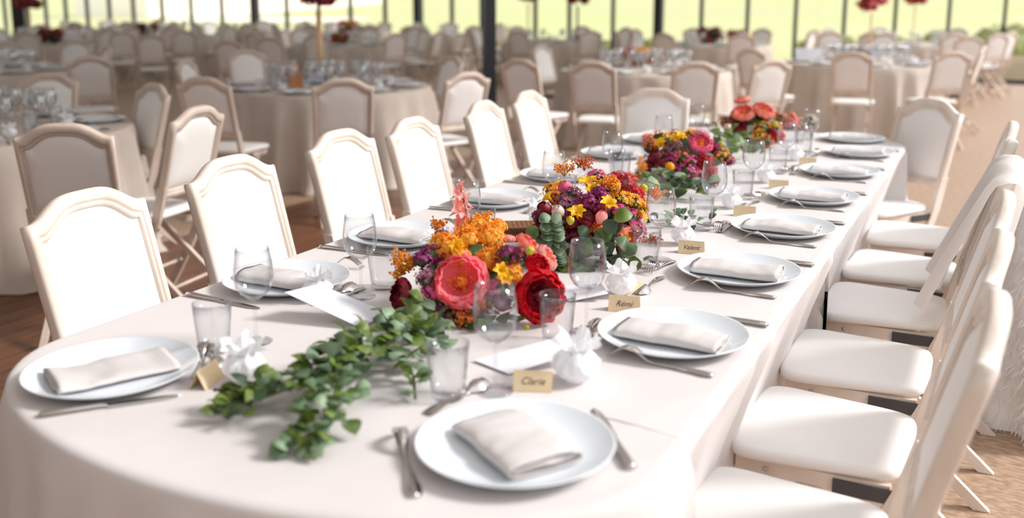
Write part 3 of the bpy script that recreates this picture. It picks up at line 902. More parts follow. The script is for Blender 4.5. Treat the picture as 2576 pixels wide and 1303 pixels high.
def peony(parent, c, r, m_outer, m_inner=None, axis=(0, -.5, .85), openness=1.0, nlay=3, stam='stamen', seed=0, name='peony'):
    """double peony bloom: stamen heart with petals as sub-parts"""
    rr = random.Random(seed); m_inner = m_inner or m_outer
    ax = Vector(axis).normalized(); rot = ax.to_track_quat('Z', 'Y')
    q = MB()
    for i in range(46):
        a = rr.uniform(0, 6.28); k = rr.random() ** .6; tip = Vector((cos(a) * k * .42, sin(a) * k * .42, .42 + .15 * rr.random() - .2 * k))
        q.tube([(cos(a) * k * .1, sin(a) * k * .1, .02), tip * .9, tip], [.012, .012, .03], 4)
    q.ball((0, 0, .12), .22, 8, 5)
    q.v = [tuple(Vector(v) * r) for v in q.v]
    heart = part(name, q, stam, parent); heart.location = c; heart.rotation_mode = 'QUATERNION'; heart.rotation_quaternion = rot
    layers = [(7, 1.0, 1.2, .42 * openness, m_outer, 1.0), (6, .95, 1.1, .26 * openness, m_outer, .86), (4, .7, .7, .2 * openness, m_inner, .62)]
    for li, (n_, L_, W_, tilt, mm, rad) in enumerate(layers[:nlay]):
        key = (mm, li)
        if key not in petal_cache: petal_cache[key] = petal(1.0, .98 * W_, .62, -.30, mm, .09, li)
        for i in range(n_):
            a = 2 * pi * (i + .5 * li) / n_ + rr.uniform(-.12, .12)
            o = link('petal', petal_cache[key], heart)
            o.scale = (r * rad, r * W_, r * L_ * .78)
            o.rotation_euler = (0, tilt + rr.uniform(-.06, .1), a)
            o.location = (cos(a) * r * .12 * rad, sin(a) * r * .12 * rad, -.06 * r)
    return heart


def florets(parent, c, r, matn, n=60, fs=.010, sq=(1, 1, .8), seed=0, name='filler_flowers', stars=5, core='leafD', up=(0, 0, 1), spread=1.0):
    """dome of tiny star florets (too many to count)"""
    rr = random.Random(seed); q = MB(); q.ball((0, 0, 0), r * .78, 10, 6, .3, mi=1, sq=sq, seed=seed)
    for i in range(n):
        d_ = Vector((rr.gauss(0, 1), rr.gauss(0, 1), rr.gauss(0, 1) + .5)).normalized()
        k = r * rr.uniform(.82, 1.12) * spread
        p_ = Vector((d_.x * sq[0], d_.y * sq[1], d_.z * sq[2])) * k
        u = d_.orthogonal().normalized(); v = d_.cross(u)
        a0 = rr.uniform(0, 6); s = fs * rr.uniform(.7, 1.25); vs = [p_ + d_ * s * .1]
        for t in range(stars * 2):
            a = a0 + pi * t / stars; k2 = s if t % 2 == 0 else s * .45
            vs.append(p_ + (u * cos(a) + v * sin(a)) * k2 + d_ * s * (.45 if t % 2 == 0 else .15))
        q.add(vs, [(0, 1 + t, 1 + (t + 1) % (stars * 2)) for t in range(stars * 2)])
    o = part(name, q, [matn, core], parent); o.location = c; o['kind'] = 'stuff'
    return o


def sprays(parent, c, r, matn, n=16, seed=0, name='twig_spray', up=(0, 0, 1)):
    """fine branching twigs with small buds"""
    rr = random.Random(seed); q = MB(); up = Vector(up).normalized()
    for i in range(n):
        d_ = (Vector((rr.gauss(0, 1), rr.gauss(0, 1), rr.gauss(0, 1))).normalized() * .75 + up).normalized()
        e = d_ * r * rr.uniform(.6, 1)
        q.tube([Vector((0, 0, 0)), e * .55 + Vector((0, 0, r * .05)), e], .0007, 3, False)
        for k in range(5):
            t = rr.uniform(.5, 1); b0 = e * t; off = Vector((rr.gauss(0, 1), rr.gauss(0, 1), rr.gauss(0, 1))).normalized() * r * .16
            q.tube([b0, b0 + off], .0006, 3, False); q.ball(b0 + off, .0030, 5, 3)
    o = part(name, q, matn, parent); o.location = c; o['kind'] = 'stuff'; return o


def trumpet(parent, c, r, matn, axis, name='freesia', seed=0):
    """six-petalled trumpet flower"""
    q = MB(); rr = random.Random(seed)
    q.lathe([(.03, -1.0), (.07, -.7), (.16, -.25), (.24, 0)], 8)
    for i in range(6):
        a = pi * i / 3 + rr.uniform(-.1, .1); ca, sa = cos(a), sin(a); k = 1 if i % 2 else .85
        def fn(u, v, ca=ca, sa=sa, k=k):
            t = (v - .5) * 2; w = .30 * sin(pi * (.15 + .8 * u)) ** .8
            ro = .17 + .75 * u * k * (.55 + .45 * u); z = -.1 + .62 * u ** .8 - .35 * u ** 3 + .08 * t * t
            x, y = ro, w * t
            return (x * ca - y * sa, x * sa + y * ca, z)
        q.grid(fn, 5, 5)
    q.v = [tuple(Vector(v) * r) for v in q.v]
    o = part(name, q, matn, parent); o.location = c; o.rotation_mode = 'QUATERNION'; o.rotation_quaternion = Vector(axis).normalized().to_track_quat('Z', 'Y')
    return o


def ballflower(parent, c, r, matn='lime', name='billy_button'):
    q = MB(); q.ball((0, 0, 0), r, 14, 9); rr = random.Random(3)
    for i in range(70):
        d_ = Vector((rr.gauss(0, 1), rr.gauss(0, 1), rr.gauss(0, 1))).normalized(); q.ball(d_ * r * .98, r * .12, 4, 3)
    o = part(name, q, matn, parent); o.location = c; return o


def bud(parent, c, r, matn, axis=(0, 0, 1), name='rosebud'):
    q = MB(); q.ball((0, 0, 0), r, 12, 8, .15, sq=(.85, .85, 1.15))
    for i in range(5):
        a = 2 * pi * i / 5
        def fn(u, v, a=a):
            t = a + (v - .5) * 1.5; rr_ = r * (.9 + .12 * sin(pi * u)) * sin(pi * (.15 + .6 * u)) ; return (rr_ * cos(t), rr_ * sin(t), r * (-1.0 + 2.1 * u))
        q.grid(fn, 5, 5)
    o = part(name, q, matn, parent); o.location = c; o.rotation_mode = 'QUATERNION'; o.rotation_quaternion = Vector(axis).normalized().to_track_quat('Z', 'Y'); return o


def spray_leaves(parent, c, n, spread, kinds, seed, out=None, scale=1.0, flat=.5):
    """single leaves set round a point, each an object"""
    rr = random.Random(seed)
    for i in range(n):
        d_ = Vector((rr.gauss(0, 1), rr.gauss(0, 1), rr.gauss(0, flat)))
        p_ = Vector(c) + Vector((d_.x * spread[0], d_.y * spread[1], abs(d_.z) * spread[2]))
        o = link('leaf', leafs[rr.choice(kinds)], parent, loc=p_)
        dirv = (out or Vector((d_.x, d_.y, .4))) + Vector((rr.gauss(0, .5), rr.gauss(0, .5), rr.gauss(0, .5)))
        o.rotation_euler = (rr.uniform(-.6, .6), rr.uniform(-.9, .5), atan2(dirv.y, dirv.x))
        s = scale * rr.uniform(.8, 1.25); o.scale = (s, s, s)


def bouquet(name, x, y, label, R0=.13, H=.13):
    root = empty(name, (x, y, TH)); tag(root, label, 'bouquet')
    q = MB(); q.lathe([(0, .001), (.055, .001), (.075, .02), (.088, .06), (.09, .085), (.086, .085), (.083, .06), (.07, .022), (0, .015)], 32)
    part('bowl', q, 'glass', root)
    q = MB(); q.ball((0, 0, H * .62), 1, 20, 12, .3, sq=(R0 * .82, R0 * .82, H * .55), seed=x * 10)
    o = part('foliage_core', q, 'leafD', root)
    return root


def rel(root, px, py, d): return D(px, py, d) - Vector(root.location)
def rs(rpx, d): return rpx * d / FPX
back = Vector((-SA, CA, 0)); rightv = Vector((CA, SA, 0))
def ax(r_, up, toward=.6): return rightv * r_ + Vector((0, 0, up)) - back * toward

def face_leaf(o, dr, nr):
    x_ = dr.normalized(); z_ = (nr - x_ * nr.dot(x_)).normalized(); y_ = z_.cross(x_)
    o.rotation_mode = 'QUATERNION'; o.rotation_quaternion = Matrix((x_, y_, z_)).transposed().to_quaternion()

# ---- first bouquet
c1 = D(1190, 700, 2.28)
B1 = bouquet('flower_bouquet', c1.x, c1.y, 'first bouquet of coral and red peonies with orange sprigs, nearest the camera')
d = 2.16
peony(B1, rel(B1, 1163, 712, 2.14), rs(84, 2.14), 'coral', 'coral2', ax(-.1, .55, .9), 1.2, nlay=2, seed=1, name='coral_peony')
peony(B1, rel(B1, 1352, 745, 2.14), rs(82, 2.14), 'red', 'burg', ax(.35, .25, .9), 1.15, seed=2, stam='burg', name='red_peony')
peony(B1, rel(B1, 1348, 672, 2.18), rs(40, 2.18), 'red', 'red', ax(.4, .6, .6), 1.0, seed=12, stam='red', name='red_peony')
peony(B1, rel(B1, 1022, 742, 2.17), rs(52, 2.17), 'burg', 'burg', ax(-.8, .3, .5), .8, seed=3, stam='burg', name='burgundy_peony')
peony(B1, rel(B1, 1322, 622, 2.30), rs(42, 2.3), 'coral2', 'coral', ax(.6, .8, .1), 1.1, seed=4, name='salmon_peony')
peony(B1, rel(B1, 1368, 652, 2.24), rs(42, 2.24), 'blush', 'coral2', ax(.8, .6, .2), 1.2, seed=5, name='blush_peony')
peony(B1, rel(B1, 1268, 608, 2.36), rs(34, 2.36), 'coral2', 'blush', ax(.2, 1, -.2), 1.0, seed=6, name='salmon_peony')
for i, (px, py, r_, dd) in enumerate([(1120, 622, 44, 2.22), (1175, 604, 44, 2.28), (1225, 600, 44, 2.3), (1228, 655, 36, 2.2), (1262, 648, 36, 2.2), (1155, 652, 32, 2.18), (1290, 690, 28, 2.16), (1200, 570, 26, 2.38), (1250, 572, 24, 2.38)]):
    florets(B1, rel(B1, px, py, dd), rs(r_ * .9, dd), 'orange', 190, .0068, seed=i + 20, core='orange', spread=1.08); sprays(B1, rel(B1, px, py, dd), rs(r_ * 1.25, dd), 'orange', 12, seed=i + 70)
for i, (px, py, r_, dd, mm) in enumerate([(1085, 640, 34, 2.2, 'plum'), (1062, 655, 26, 2.18, 'plum'), (1112, 600, 22, 2.3, 'plum'), (1275, 642, 28, 2.17, 'plum'), (1300, 640, 22, 2.17, 'burg'), (1075, 705, 32, 2.15, 'mauve'), (1085, 735, 26, 2.14, 'magenta'),
                                        (1110, 790, 28, 2.12, 'plum'), (1160, 790, 30, 2.12, 'rust'), (1205, 795, 26, 2.12, 'plum'), (1255, 730, 32, 2.13, 'magenta'), (1265, 765, 30, 2.12, 'plum'), (1180, 812, 26, 2.11, 'rust'), (1215, 765, 22, 2.12, 'rust')]):
    florets(B1, rel(B1, px, py, dd), rs(r_, dd), mm, 64, .0075, seed=i + 50)
for i, (px, py, dd) in enumerate([(1260, 680, 2.12), (1270, 700, 2.12), (1150, 620, 2.18), (1230, 575, 2.35)]):
    trumpet(B1, rel(B1, px, py, dd), rs(26, dd), 'yellow', ax([.3, .2, -.2, .3][i], .6, .8), seed=i)
ballflower(B1, rel(B1, 1333, 630, 2.13), rs(11.5, 2.13))
ballflower(B1, rel(B1, 1325, 824, 2.05), rs(7, 2.05))
for i, (px, py) in enumerate([(1025, 655), (1020, 690), (1050, 668)]): sprays(B1, rel(B1, px, py, 2.2), rs(44, 2.2), 'orange', 20, seed=i, up=ax(-.9, .4, 0))
sprays(B1, rel(B1, 1100, 585, 2.4), rs(50, 2.4), 'orange', 16, seed=9); sprays(B1, rel(B1, 1215, 560, 2.42), rs(38, 2.42), 'orange', 18, seed=10)
# tall gladiolus spike at the back
base = rel(B1, 1190, 600, 2.40); tip = rel(B1, 1158, 470, 2.42)
q = MB(); q.tube([base, (base + tip) / 2, tip], .002, 6); part('gladiolus_stem', q, 'stemgreen', B1)
for i, (px, py, r_) in enumerate([(1175, 598, 26), (1158, 575, 26), (1170, 550, 24), (1152, 528, 24), (1168, 508, 22), (1150, 488, 18), (1160, 470, 14)]):
    trumpet(B1, rel(B1, px, py, 2.41), rs(r_ * 1.5, 2.41), 'blush' if i > 1 else 'coral2', ax([-.7, .7][i % 2], .6, .5), name='gladiolus_bloom', seed=i)
spray_leaves(B1, rel(B1, 1050, 815, 2.1), 26, (.035, .03, .03), [4, 0, 0, 2], 5, scale=1.25)
spray_leaves(B1, rel(B1, 1200, 800, 2.16), 20, (.05, .03, .02), [6, 2, 3], 6)

# ---- second bouquet
c2 = D(1490, 560, 2.82)
B2 = bouquet('flower_bouquet', c2.x, c2.y, 'second bouquet with yellow freesias, orange sprigs and eucalyptus, in sharp focus')
def fl(B, L_, ns=0):
    for i, (px, py, r_, dd, mm) in enumerate(L_): florets(B, rel(B, px, py, dd), rs(r_, dd), mm, 80 if mm != 'red' else 240, .0078 if mm != 'red' else .0065, seed=i + ns, core='burg' if mm in ('red', 'plum', 'burg') else 'leafD')
fl(B2, [(1560, 468, 44, 2.84, 'red'), (1590, 490, 28, 2.82, 'red'), (1535, 468, 26, 2.74, 'orange'), (1560, 505, 32, 2.70, 'orange'), (1590, 510, 26, 2.72, 'orange'), (1605, 530, 24, 2.74, 'orange'), (1510, 490, 26, 2.68, 'plum'), (1480, 510, 30, 2.66, 'plum'), (1500, 525, 24, 2.64, 'plum'),
        (1440, 495, 28, 2.74, 'mauve'), (1425, 520, 26, 2.7, 'mauve'), (1555, 535, 26, 2.66, 'magenta'), (1585, 550, 28, 2.68, 'magenta'), (1600, 580, 26, 2.68, 'pink'), (1440, 560, 30, 2.63, 'burg'), (1420, 585, 26, 2.64, 'plum'), (1475, 560, 26, 2.62, 'burg'), (1500, 580, 24, 2.62, 'rust'),
        (1400, 500, 26, 2.78, 'rust'), (1450, 600, 28, 2.62, 'burg'), (1360, 545, 20, 2.74, 'burg'), (1358, 575, 20, 2.73, 'burg'), (1500, 445, 22, 2.86, 'pink'), (1610, 510, 18, 2.84, 'coral2'), (1390, 480, 22, 2.84, 'orange')], 100)
for i, (px, py, r_, dd, a_) in enumerate([(1478, 460, 34, 2.74, ax(-.1, 1, .2)), (1530, 512, 30, 2.62, ax(.3, .8, .5)), (1452, 535, 30, 2.60, ax(-.1, .9, .5)), (1380, 498, 24, 2.74, ax(-.8, .7, .2)), (1408, 460, 16, 2.84, ax(-.3, 1, 0)), (1615, 545, 24, 2.70, ax(.9, .4, .3)), (1620, 520, 22, 2.74, ax(.9, .6, .1)), (1490, 478, 26, 2.7, ax(.3, .5, .6)), (1570, 600, 22, 2.62, ax(.3, .2, .9))]):
    trumpet(B2, rel(B2, px, py, dd), rs(r_, dd), 'yellow' if i != 8 else 'orange', a_, seed=i)
peony(B2, rel(B2, 1568, 600, 2.65), rs(40, 2.65), 'coral2', 'blush', ax(.7, .1, .8), 1.0, seed=21, name='salmon_peony')
peony(B2, rel(B2, 1590, 570, 2.68), rs(34, 2.68), 'blush', 'pink', ax(.9, .4, .4), 1.0, seed=22, name='blush_peony')
bud(B2, rel(B2, 1405, 535, 2.64), rs(17, 2.64), 'cream', ax(-.4, .8, .4)); bud(B2, rel(B2, 1425, 478, 2.8), rs(20, 2.8), 'pink', ax(-.5, .8, .2))
bud(B2, rel(B2, 1512, 548, 2.6), rs(16, 2.6), 'blush', ax(.3, .9, .3)); bud(B2, rel(B2, 1435, 555, 2.58), rs(11, 2.58), 'lime', ax(0, 1, .4)); bud(B2, rel(B2, 1372, 530, 2.7), rs(20, 2.7), 'burg', ax(-.5, .8, .4))
ballflower(B2, rel(B2, 1619, 474, 2.86), rs(11, 2.86))
for i, (px, py) in enumerate([(1420, 420), (1470, 405), (1650, 480), (1640, 600)]): sprays(B2, rel(B2, px, py + 25, 2.9), rs(46, 2.9), 'rust' if i % 2 else 'orange', 18, seed=i + 30)
sprays(B2, rel(B2, 1530, 480, 2.7), rs(44, 2.7), 'orange', 34, seed=35)
# hanging eucalyptus stem of paired round leaves
rr = random.Random(4)
for k in range(13):
    t = k / 12; p_ = rel(B2, 1385 + 12 * t, 545 + 110 * t, 2.58)
    for s in (-1, 1):
        o = link('leaf', leafs[0 if k % 3 else 4], B2, loc=p_); o.scale = (.95,) * 3
        face_leaf(o, rightv * s + Vector((0, 0, rr.uniform(-.6, .2))), ax(rr.uniform(-.4, .4), .8 + rr.uniform(-.3, .3), .9))
for (px, py, s) in [(1520, 555, 1.2), (1545, 550, 1.3), (1500, 580, 1.1), (1535, 575, 1.2), (1560, 640, 1.1), (1580, 628, 1.2), (1540, 635, 1.2), (1600, 615, 1.0), (1515, 600, 1.0), (1590, 645, 1.1), (1478, 600, 1.1), (1350, 600, 1.1), (1365, 640, 1.2), (1400, 665, 1.2), (1430, 650, 1.2), (1455, 660, 1.1), (1470, 640, 1.2), (1390, 620, 1.1), (1350, 570, 1)]:
    o = link('leaf', leafs[rr.choice([0, 2, 6])], B2, loc=rel(B2, px, py, 2.585)); o.scale = (s * 1.1,) * 3
    face_leaf(o, rightv * rr.uniform(-1, 1) + Vector((0, 0, rr.uniform(-.9, .5))), ax(rr.uniform(-.5, .5), .8, .8))
spray_leaves(B2, rel(B2, 1400, 670, 2.66), 34, (.05, .04, .02), [0, 6, 6, 2, 7], 8, scale=1.15)
spray_leaves(B2, rel(B2, 1560, 650, 2.66), 18, (.05, .03, .015), [0, 4, 6], 9)

# ---- third bouquet
c3 = D(1735, 395, 4.0)
B3 = bouquet('flower_bouquet', c3.x, c3.y, 'third bouquet, pink peony among burgundy and magenta blooms', .15, .15)
fl(B3, [(1640, 370, 26, 3.9, 'rust'), (1665, 350, 28, 3.95, 'orange'), (1700, 345, 24, 4.05, 'rust'), (1650, 400, 30, 3.85, 'burg'), (1670, 420, 32, 3.8, 'burg'), (1640, 420, 24, 3.85, 'burg'), (1700, 375, 26, 3.88, 'mauve'), (1715, 400, 28, 3.82, 'rust'), (1690, 400, 24, 3.82, 'plum'), (1740, 410, 26, 3.8, 'magenta'),
        (1730, 435, 30, 3.78, 'magenta'), (1755, 440, 26, 3.78, 'pink'), (1770, 410, 26, 3.8, 'red'), (1780, 435, 26, 3.78, 'red'), (1800, 375, 22, 3.85, 'plum'), (1815, 390, 22, 3.84, 'orange'), (1760, 345, 24, 4.0, 'coral'), (1630, 350, 16, 4.0, 'coral2'), (1790, 455, 20, 3.78, 'burg'), (1830, 405, 18, 3.86, 'plum'), (1700, 430, 22, 3.79, 'plum'), (1735, 340, 20, 4.05, 'orange')], 200)
peony(B3, rel(B3, 1762, 366, 3.84), rs(36, 3.84), 'pink', 'coral', ax(.1, .8, .7), 1.2, seed=31, name='pink_peony')
for i, (px, py, r_) in enumerate([(1700, 348, 18), (1712, 342, 16), (1662, 360, 18), (1690, 385, 12)]): trumpet(B3, rel(B3, px, py, 3.86), rs(r_ * 1.2, 3.86), 'yellow', ax([-.3, .4, -.6, 0][i], .8, .4), seed=i)
ballflower(B3, rel(B3, 1685, 420, 3.74), rs(12, 3.74), 'yellow'); ballflower(B3, rel(B3, 1815, 362, 3.8), rs(6, 3.8))
for i, (px, py) in enumerate([(1618, 450), (1630, 425)]): sprays(B3, rel(B3, px, py, 3.75), rs(38, 3.75), 'orange', 18, seed=i + 40, up=ax(-.8, .2, .2))
spray_leaves(B3, rel(B3, 1690, 470, 3.6), 40, (.07, .05, .03), [0, 4, 6, 6, 2], 11, scale=1.35)
spray_leaves(B3, rel(B3, 1660, 455, 3.7), 18, (.05, .03, .03), [4, 5], 12, scale=1.1)
# ---- fourth bouquet
c4 = D(1895, 320, 5.0)
B4 = bouquet('flower_bouquet', c4.x, c4.y, 'fourth bouquet, coral pink peonies at the far end of the long table', .16, .17)
fl(B4, [(1830, 310, 24, 4.95, 'rust'), (1850, 325, 26, 4.9, 'burg'), (1880, 335, 28, 4.85, 'burg'), (1915, 325, 26, 4.85, 'orange'), (1905, 345, 22, 4.82, 'orange'), (1940, 335, 22, 4.85, 'plum'), (1955, 345, 20, 4.83, 'red'), (1960, 300, 22, 4.95, 'rust'), (1985, 315, 20, 4.95, 'coral'), (1870, 350, 22, 4.83, 'burg'), (1925, 355, 20, 4.8, 'rust'), (1950, 320, 16, 4.85, 'orange')], 300)
peony(B4, rel(B4, 1872, 290, 4.9), rs(34, 4.9), 'coral2', 'coral', ax(-.2, .9, .5), 1.2, seed=41, name='coral_peony')
peony(B4, rel(B4, 1918, 285, 4.9), rs(34, 4.9), 'coral2', 'coral', ax(.3, .9, .5), 1.2, seed=42, name='coral_peony')
peony(B4, rel(B4, 1868, 258, 5.05), rs(24, 5.05), 'coral2', 'blush', ax(-.2, 1, 0), 1.1, seed=43, name='salmon_peony')
peony(B4, rel(B4, 1992, 300, 5.0), rs(20, 5), 'coral2', 'coral2', ax(.9, .5, 0), 1, seed=44, name='salmon_peony')
bud(B4, rel(B4, 1832, 325, 4.8), rs(12, 4.8), 'cream', ax(-.5, .8, .3))
ballflower(B4, rel(B4, 1950, 312, 4.8), rs(7, 4.8))
spray_leaves(B4, rel(B4, 1830, 355, 4.7), 34, (.07, .06, .05), [0, 0, 4, 2], 14, scale=1.3)
spray_leaves(B4, rel(B4, 1870, 380, 4.45), 22, (.06, .08, .02), [2, 4, 0], 15, scale=1.2)
for i, (px, py, dd) in enumerate([(2035, 325, 5.1), (2010, 335, 5.0)]):
    q0 = empty('white_posy', (D(px, py, dd).x, D(px, py, dd).y, TH)); tag(q0, ['small posy of white blossom right of the fourth bouquet', 'smaller posy of white blossom touching the fourth bouquet'][i], 'flowers')
    q = MB(); q.lathe([(0, .001), (.022, .001), (.026, .05), (.02, .07), (.018, .07), (.023, .05), (.02, .005), (0, .004)], 16); part('bud_vase', q, 'glass', q0)
    florets(q0, (0, 0, .10), .045 - .01 * i, 'cream', 70, .009, seed=400 + i, name='blossom')

# ------------------------------------------------------------------ eucalyptus garland on the cloth
gar = empty('eucalyptus_garland', (G(860, 900, TH).x, G(860, 900, TH).y, TH)); tag(gar, 'thick eucalyptus garland trailing over the near end of the cloth', 'garland')
gl = Vector(gar.location)
def gp(px, py, z): return G(px, py, TH + z) - gl
runs = [([(1090, 800, .05), (980, 850, .055), (880, 880, .06), (800, 930, .055), (700, 975, .045), (610, 1010, .03), (545, 1035, .012)], 140, .052, (2, 3, 3, 0, 6, 2)),
        ([(960, 860, .05), (860, 890, .055), (845, 960, .05), (830, 1020, .045), (790, 1080, .03), (745, 1135, .012)], 112, .050, (0, 0, 2, 4, 2)),
        ([(1100, 810, .05), (1060, 860, .05), (1020, 890, .04), (1040, 940, .03), (1045, 1000, .012)], 30, .026, (4, 5, 2, 4)),
        ([(1130, 850, .04), (1060, 840, .06), (980, 830, .05)], 16, .034, (4, 4, 0))]
rr = random.Random(11)
for ri, (pts, n_, wid, kinds) in enumerate(runs):
    P3 = [gp(*p_) for p_ in pts]
    q = MB(); q.tube([(p_.x, p_.y, p_.z * .8) for p_ in P3], [.003] * len(P3), 6); part('stem', q, 'stemgreen', gar)
    for i in range(n_):
        t = (i + rr.random() * .6) / n_ * (len(P3) - 1); a = min(int(t), len(P3) - 2); p_ = P3[a].lerp(P3[a + 1], t - a)
        dv = (P3[a + 1] - P3[a]).normalized(); sd_ = Vector((-dv.y, dv.x, 0))
        fr = t / (len(P3) - 1); w = wid * (1.15 - .45 * fr)
        ang = rr.uniform(0, 2 * pi)
        off = sd_ * cos(ang) * w * 1.0 + Vector((0, 0, 1)) * abs(sin(ang)) * w * .8
        pos = p_ * 1.0 + off * rr.uniform(.2, 1.0); pos.z = max(.008, pos.z * rr.uniform(.5, 1))
        o = link('leaf', leafs[rr.choice(kinds)], gar, loc=pos)
        head = atan2(dv.y, dv.x) + (1 if cos(ang) > 0 else -1) * rr.uniform(.3, 1.5)
        o.rotation_euler = (rr.uniform(-.7, .7), rr.uniform(-.9, .45), head)
        s = rr.uniform(.8, 1.25) * (1 - .2 * fr); o.scale = (s, s, s)
# small leaves lying between bouquets, right of the second
g2 = empty('eucalyptus_sprig', (G(1720, 560, TH).x, G(1720, 560, TH).y, TH)); tag(g2, 'eucalyptus sprig lying right of the second bouquet, behind the tumbler', 'greenery')
q = MB(); q.tube([(-.1, .1, .012), (0, 0, .015), (.09, -.06, .01)], .0018, 6); part('stem', q, 'stemgreen', g2)
spray_leaves(g2, (0, 0, .012), 22, (.05, .05, .015), [0, 4, 6, 4], 17, scale=.85)

# ------------------------------------------------------------------ gown and veil at the right
base_ = G(2545, 1105, 0); q = MB()
def gown(u, v):
    a = 2 * pi * u; z = 1.06 * (1 - v) + .01
    r = .10 + .12 * v ** .8; f = 1 + .13 * sin(a * 7 + 2 * sin(v * 3)) * v + .07 * noise.noise(Vector((cos(a) * 3, sin(a) * 3, v * 5)))
    return (r * f * cos(a) * 1.0, r * f * sin(a) * 1.6, z)
q.grid(gown, 90, 34, closed_u=True)
rr = random.Random(8)
for i in range(2600):                                   # feathery nap over the skirt
    u, v = rr.random(), rr.uniform(.15, 1) ** .8
    p_ = Vector(gown(u, v)); n_ = Vector((p_.x, p_.y * .6, 0)).normalized()
    t_ = Vector((rr.gauss(0, .4), rr.gauss(0, .4), -1)).normalized(); s_ = n_.cross(t_).normalized() * .004
    e = p_ + n_ * rr.uniform(.006, .02) + t_ * rr.uniform(.02, .05); e.z = max(e.z, .004)
    q.add([p_ - s_, p_ + s_, e], [(0, 1, 2)])
# closed shoulders on top
q.add([gown(i / 24, 0) for i in range(24)] + [(0, 0, 1.10)], [(i, (i + 1) % 24, 24) for i in range(24)])
gw = part('white_gown', q, 'gown'); gw.location = (base_.x + .10, base_.y + .30, 0)
tag(gw, 'white feathery gown hanging behind the right-hand chairs down to the floor', 'gown')
# veil laid over the back of the fourth chair
xc, yc = right_lab and (-.305 + .012), 3.40
q = MB()
def veil(u, v):
    y = yc - .27 + .56 * u
    if v < .45:
        t = v / .45; z = .56 + .40 * t; off = -.045 - .05 * (1 - t) * (1 + .5 * sin(u * 9))
    elif v < .55:
        t = (v - .45) / .1; z = .96 + .02 * sin(pi * t); off = -.045 + .09 * t
    else:
        t = (v - .55) / .45; z = .96 - .62 * t; off = .045 + .05 * t * (1 + .5 * sin(u * 11))
    arch = .045 * cos(pi * (u - .5)) ** 2 * (1 if v > .3 else v / .3)
    xx = -xb(z) + xc + off + .008 * sin(u * 26 + v * 4)
    return (xx, y + .02 * sin(v * 7) + (.05 * (1 - v / .45) * (u - .5) if v < .45 else 0), z + arch * .9 - .02)
q.grid(veil, 40, 34)
ve = part('veil', q, 'veil'); tag(ve, 'sheer pale veil draped over the back of the fourth chair on the right', 'veil')

# ------------------------------------------------------------------ round tables behind
TB = {}
def circle(x, y, r, n=64): return [(x + r * cos(2 * pi * i / n), y + r * sin(2 * pi * i / n)) for i in range(n)]
cl_proto = [None] * 3
for i in range(3):
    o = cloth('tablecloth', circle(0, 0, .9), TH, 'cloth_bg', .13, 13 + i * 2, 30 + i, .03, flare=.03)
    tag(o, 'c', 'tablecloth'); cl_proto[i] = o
rt = empty('round_table'); tag(rt, 't', 'table')
q = MB(); q.lathe([(0, .70), (.86, .70), (.875, .715), (.86, .735), (0, .735)], 32); part('tabletop', q, 'walnut', rt)
for i in range(4):
    a = pi / 4 + pi / 2 * i; q = MB(); q.prism((.6 * cos(a), .6 * sin(a), 0), (.45 * cos(a), .45 * sin(a), .70), .04, .04); part('leg', q, 'walnut', rt)


SEC = ['right', 'far right', 'far', 'far left', 'left', 'near left', 'near', 'near right']
def side_name(a, off):
    """which side of a table, as the camera sees it"""
    return SEC[int(round((a - AZ - off) / (pi / 4))) % 8]


def far_setting(cx, cy, a, tname, detail, sd_n):
    ca, sa = cos(a), sin(a)
    def at(r, t=0): return (cx + ca * r - sa * t, cy + sa * r + ca * t, TH + .0008)
    g = lambda s: s + ' on ' + tname
    w = 'at the %s cover of %s' % (sd_n, tname)
    p_ = at(.70); place(plate_far, p_, 0, 'white plate ' + w, g('plates'))
    o = link('folded_napkin', nap_far, loc=(p_[0], p_[1], p_[2] + .007), rot=(0, 0, a)); tag(o, 'folded napkin ' + w, 'napkin', g('napkins'))
    place(wine_far, at(.45, .075), 0, 'wine glass ' + w, g('wine glasses'))
    place(tumb_far, at(.47, -.03), 0, 'tumbler ' + w, g('tumblers'))
    if detail:
        place(wine_far, at(.38, .13), 0, 'second wine glass ' + w, g('wine glasses'))
        place(wine_far, at(.33, -.05), 0, 'innermost wine glass ' + w, g('wine glasses'))
        o = link('table_knife', cut['knife'], loc=at(.82, .19), rot=(0, 0, a + pi)); tag(o, 'knife ' + w, 'knife', g('knives'))
        o = link('dinner_fork', cut['fork'], loc=at(.80, -.19), rot=(0, 0, a + pi)); tag(o, 'fork ' + w, 'fork', g('forks'))
        place(fav[int(a * 10) % 3], at(.52, .2), a, 'white favour pouch ' + w, g('favour pouches'))


def round_table(px, py, tname, idx, ns=8, ph=0, detail=False, dy=0):
    c = G(px, py, TH)
    if c.y > 18.0: c = c * (17.9 / c.y)
    TB[idx] = (c.x, c.y)
    place(rt, (c.x, c.y, 0), ph, 'table under the cloth of ' + tname)
    o = cl_proto[idx % 3]
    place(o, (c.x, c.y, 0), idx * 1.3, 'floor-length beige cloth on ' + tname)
    for i in range(ns):
        a = ph + 2 * pi * i / ns; far_setting(c.x, c.y, a, tname, detail, side_name(a, (ph - AZ) % (pi / 4) if (ph - AZ) % (pi / 4) < pi / 8 else (ph - AZ) % (pi / 4) - pi / 4))
    return c


